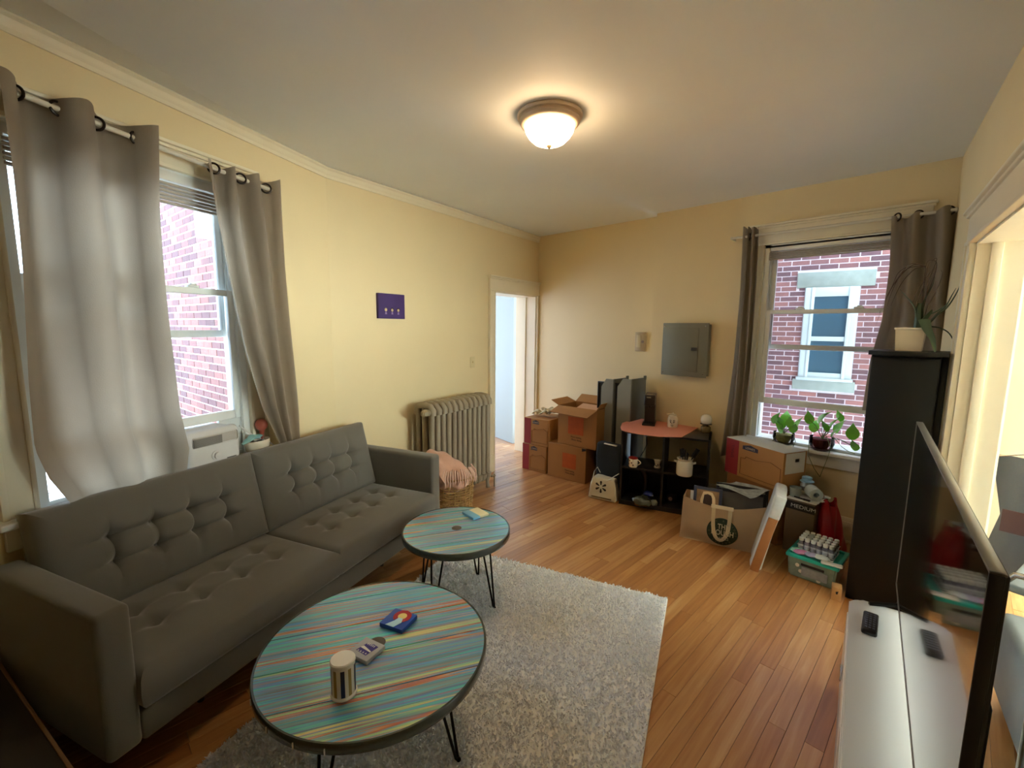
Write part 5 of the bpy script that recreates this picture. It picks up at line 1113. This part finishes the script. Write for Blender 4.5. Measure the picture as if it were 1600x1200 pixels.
def sillplant(potlabel, plabel, pxc, r, h, potm, soilm, leaves, runners, pname):
    c = fF.px(pxc, 690, -.0); base_ = Fr(fF.w(c.x, -.005, WB['z0']+.0015), 90)
    pot = thing('glass_pot', potlabel, 'pot', base_, 'pots on the far windowsill')
    obj('pot_body', MB().lathe([(0, 0), (r*.6, 0), (r*.85, h*.2), (r, h*.55), (r*.95, h), (r*.92, h), (r*.96, h*.55), (r*.8, h*.22), (0, .006)], 32), potm, pot)
    obj('soil', MB().lathe([(0, .01), (r*.6, .012), (r*.82, h*.3), (r*.88, h*.86), (0, h*.88)], 24), soilm, pot)
    pl_ = thing('pothos_plant', plabel, 'plant', Fr(fF.w(c.x, -.005, WB['z0']+h), 90), 'trailing plants on the far windowsill')
    for i, (lx_, ly_, yo, tilt, yaw) in enumerate(leaves):
        q = fF.px(lx_, ly_, yo); P_ = Vector((q.x-c.x, q.y+.005, q.z-(WB['z0']+h)))
        s_ = obj('stem', MB().tube([(0, 0, -.01), P_*.55+Vector((0, 0, .02)), P_], [.0028, .0022, .0018], 6), STEMM, pl_)
        link('leaf', HM[i % 3], pl_, Matrix.Translation(P_) @ RZ(yaw) @ RX(tilt) @ Matrix.Scale(1.5, 4))
    for rn in runners:
        pts_ = [fF.px(x, y, yo) for x, y, yo in rn]; obj('runner', MB().tube([Vector((q.x-c.x, q.y+.005, q.z-(WB['z0']+h))) for q in pts_], .0022, 6), STEMM, pl_)
    return pl_
sillplant('clear glass bowl pot with yellowish stones on the far sill', 'small bright green trailing plant at the far window, left of the pair', 1224, .082, .095, GLASS, mat('yellow_green_stones', '#8f8a4a', .7, var=.4, vscale=40),
    [(1211, 655, 0, 65, -35), (1220, 662, .0, 70, 160), (1234, 662, -.02, 60, 20), (1246, 662, 0, 70, -110), (1228, 655, .03, 60, 10), (1240, 671, -.03, 65, -150), (1218, 670, -.04, 60, 70)],
    [[(1216, 676, -.06), (1208, 688, -.1), (1202, 694, -.12)], [(1240, 678, -.05), (1243, 690, -.10), (1238, 700, -.13)]], 'a')
sillplant('pinkish glass pot of dark soil on the far sill', 'larger green trailing plant at the far window, nearer the cabinet', 1284, .088, .105, glass_mat('pink_glass', (.93, .72, .76)), mat('reddish_bark', '#54302e', .8, var=.4, vscale=40),
    [(1264, 655, 0, 70, 30), (1284, 654, 0, 60, -60), (1290, 668, -.03, 60, 60), (1300, 664, -.02, 65, -70), (1310, 668, 0, 70, -120), (1312, 652, .0, 70, 150), (1304, 676, -.05, 60, -100), (1332, 678, -.02, 70, 10), (1335, 698, -.05, 65, 160), (1272, 668, .02, 60, 0)],
    [[(1290, 678, -.05), (1298, 700, -.12), (1293, 716, -.13), (1285, 735, -.13), (1281, 745, -.12)], [(1264, 690, -.08), (1263, 712, -.13), (1272, 732, -.13), (1281, 745, -.12)], [(1300, 680, -.04), (1315, 698, -.09), (1325, 705, -.12), (1336, 709, -.12)], [(1296, 682, -.05), (1316, 688, -.06), (1330, 696, -.08)]], 'b')

# ================================================================== TV, STAND, REMOTE
SZ = .45
s0, s1 = atz(1327, 932, SZ), atz(1312, 1199, SZ); fTS = frame2(s1, s0)   # runs away from the camera
sx0 = -.52; sx1 = (s0-s1).length+.005
ts = thing('tv_stand', 'white glossy low TV stand with rounded corners', 'tv stand', fTS)
WG = mat('white_gloss_lacquer', '#eaebec', .22, coat=.4)
SWd = .30
mb = MB(); rc = .05
pol = [(sx0, 0), (sx0, -SWd)]+[(sx1-rc+rc*math.sin(R(a_)), -SWd+rc-rc*math.cos(R(a_))) for a_ in range(0, 91, 15)]+[(sx1-rc+rc*math.cos(R(a_)), -rc+rc*math.sin(R(a_))) for a_ in range(0, 91, 15)]
mb.prism(pol, SZ-.03, SZ); bmesh.ops.bevel(mb.bm, geom=[e for e in mb.bm.edges if abs(e.verts[0].co.z-e.verts[1].co.z) < 1e-6], offset=.008, segments=3, affect='EDGES')
obj('stand_top', mb, WG, ts)
obj('stand_body', MB().box(sx0+.01, sx1-.03, -SWd+.02, -.012, .06, SZ-.03, .006).box(sx0+.03, sx1-.06, -SWd+.04, -.03, 0, .06), WG, ts)
for k in range(2):
    xa = sx0+.02+k*(sx1-sx0-.06)/2; xb = xa+(sx1-sx0-.06)/2-.01
    dd = obj('drawer', MB().box(xa, xb, -.013, .003, .09, SZ-.05, .004), WG, ts); obj('drawer_pull', MB().box((xa+xb)/2-.05, (xa+xb)/2+.05, .003, .012, SZ-.12, SZ-.11, .003), CHROME, dd)
v0, v1 = atz(1402, 914, SZ+.03), atz(1430, 1199, SZ+.03); fTV = frame2(v1, v0); TL = (v0-v1).length; th1 = fTV.px(1449, 687).z-(SZ+.03)
x_near = fTV.px(1555, 887).x
tv = thing('television', 'large black flat-screen TV reflecting the stand and corner', 'television', Fr(fTV.w(0, 0, SZ+.03), fTV.ang)); tx0, tx1 = max(x_near, -.5), TL
obj('screen', MB().box(tx0+.006, tx1-.006, -.002, .004, .010, th1-.006), mat('gloss_black_screen', '#050506', .03, spec=1., coat=1.), tv, smooth=False)
obj('bezel', MB().box(tx0, tx1, -.016, .006, 0, .010, .002).box(tx0, tx1, -.016, .006, th1-.006, th1, .002), mat('silver_grey_bezel', '#8d8a86', .3, metal=.7), tv)
obj('side_bezel', MB().box(tx0, tx0+.006, -.014, .006, 0, th1, .002), BLACK, tv); obj('side_bezel', MB().box(tx1-.003, tx1, -.010, .006, 0, th1, .001), mat('silver_grey_bezel', '#8d8a86', .3, metal=.7), tv)
obj('back_shell', MB().box(tx0+.003, tx1-.003, -.02, -.003, .004, th1-.004, .003).box(tx0+.12, tx1-.12, -.05, -.02, .02, th1*.6, .015, 3), mat('tv_back_plastic', '#1b1a1c', .45), tv)
fa_ = fTV.l(atz(1358, 943, SZ+.006)); fb_ = fTV.l(atz(1401, 946, SZ+.012)); fz_ = -.024
for xx, m_ in ((fb_.x, 1), (tx0+.2, -1)):
    dx_ = (fa_.x-fb_.x)*m_
    obj('foot', MB().tube([(xx+dx_, fa_.y, fz_), (xx+dx_*.15, fa_.y*.15-.01, fz_+.010), (xx, -.005, .006)], [.008, .009, .009], 10).tube([(xx+dx_, -fa_.y, fz_), (xx+dx_*.15, -fa_.y*.15, fz_+.010), (xx, -.005, .006)], [.008, .009, .009], 10), BLKM, tv)
rp0 = atz(1359, 978, SZ+.001); rm = thing('remote_control', 'black TV remote lying on the white stand', 'remote control', M=Fr((rp0.x, rp0.y, SZ+.001), fTS.ang+3).mat() @ Matrix.Scale(1.28, 4))
obj('remote_body', MB().box(-.062, .062, -.020, .020, 0, .017, .006, 3), mat('remote_black', '#131418', .3), rm)
for i in range(7):
    for j in range(3): obj('button', MB().box(-.045+i*.014, -.038+i*.014, -.013+j*.0095, -.0065+j*.0095, .0165, .0185, .0006, 1), mat('button_grey', '#6a7282', .4), rm)

# ================================================================== SEEN THROUGH THE RIGHT OPENING
bw0 = fR.px(1590, 860, .9)
bench = thing('grey_bench', 'long pale grey upholstered bench in the next room', 'bench', Fr(fR.w(1.38, .185, 0), fR.ang))
obj('bench_seat', MB().box(0, 1.6, 0, .6, .07, .42, .03, 4), mat('pale_grey_fabric', '#8f989c', .9, var=.05, bump=.2), bench)
for x_ in (.1, 1.5):
    for y_ in (.06, .54): obj('leg', MB().cyl(.02, 0, .075, 12, T(x_, y_, 0)), BLKM, bench)
gw = fR.px(1594, 800, 1.1)
gar = thing('grey_shirt', 'grey printed shirt hanging in the next room', 'shirt', Fr(fR.w(.80, .36, 0), fR.ang-75))
gm = MB(); gz = .66
gm.grid(lambda u, v: Vector(((u-.5)*(.22+.26*abs(v-.45)), .02*math.sin(9*u+3*v), gz+.34-.72*v)), 20, 20); bmesh.ops.solidify(gm.bm, geom=list(gm.bm.faces), thickness=.006)
obj('shirt_cloth', gm, mat('slate_grey_jersey', '#6a6d74', .9, bump=.2), gar); obj('shirt_print', MB().box(-.10, .06, -.034, -.028, gz-.06, gz+.06), mat('maroon_print', '#4a3030', .8), gar)
obj('hanger', MB().tube([(-.16, 0, gz+.33), (0, 0, gz+.38), (.16, 0, gz+.33)], .005, 6).tube([(0, 0, gz+.38), (0, 0, gz+.46), (.02, 0, gz+.48)], .003, 6), CHROME, gar)
chx = Vector((1.26, .2, .50))
ch = thing('chrome_chair', 'chair with a bent chrome tube frame in the next room', 'chair', Fr(fR.w(chx.x, .21, 0), fR.ang-70))
obj('chair_frame', MB().tube([(0, 0, 0), (0, 0, chx.z), (.03, 0, chx.z+.05), (.12, 0, chx.z+.06), (.4, 0, chx.z+.06), (.45, 0, chx.z), (.45, 0, 0)], .014, 10), CHROME, ch); obj('chair_seat', MB().box(.0, .45, .0, .45, .46, .50, .015, 3), mat('pale_grey_fabric', '#8f989c', .9), ch)

# ================================================================== DARK CHEST AT THE NEAR LEFT
ca, cb_ = atz(0, 1040, .40), atz(112, 1205, .40); fC = frame2(cb_, ca); cl = (ca-cb_).length
chs = thing('dark_chest', 'dark wooden chest by the sofa\'s near arm, mostly out of view', 'chest', Fr(fC.w(-.25), fC.ang))
DWD = mat('dark_chest_wood', '#1d130c', .5, var=.2); 
obj('edge_strip', MB().box(-.01, cl+.36, -.006, .004, .385, .403, .002), mat('worn_brown_edge', '#6a4a34', .5), chs); obj('chest_body', MB().box(0, cl+.35, 0.012, .38, .03, .375, .004), DWD, chs); obj('chest_top', MB().box(-.01, cl+.36, 0, .39, .375, .40, .004), DWD, chs)
# daylight-coloured fill lamp added out of view in the windowless next room
fill_area('next_room_fill_light', fR.mat() @ T(1.0, 3.9, 1.5) @ RX(90), 3.2, 1.8, NR_FILL, (.74, .88, 1.0))
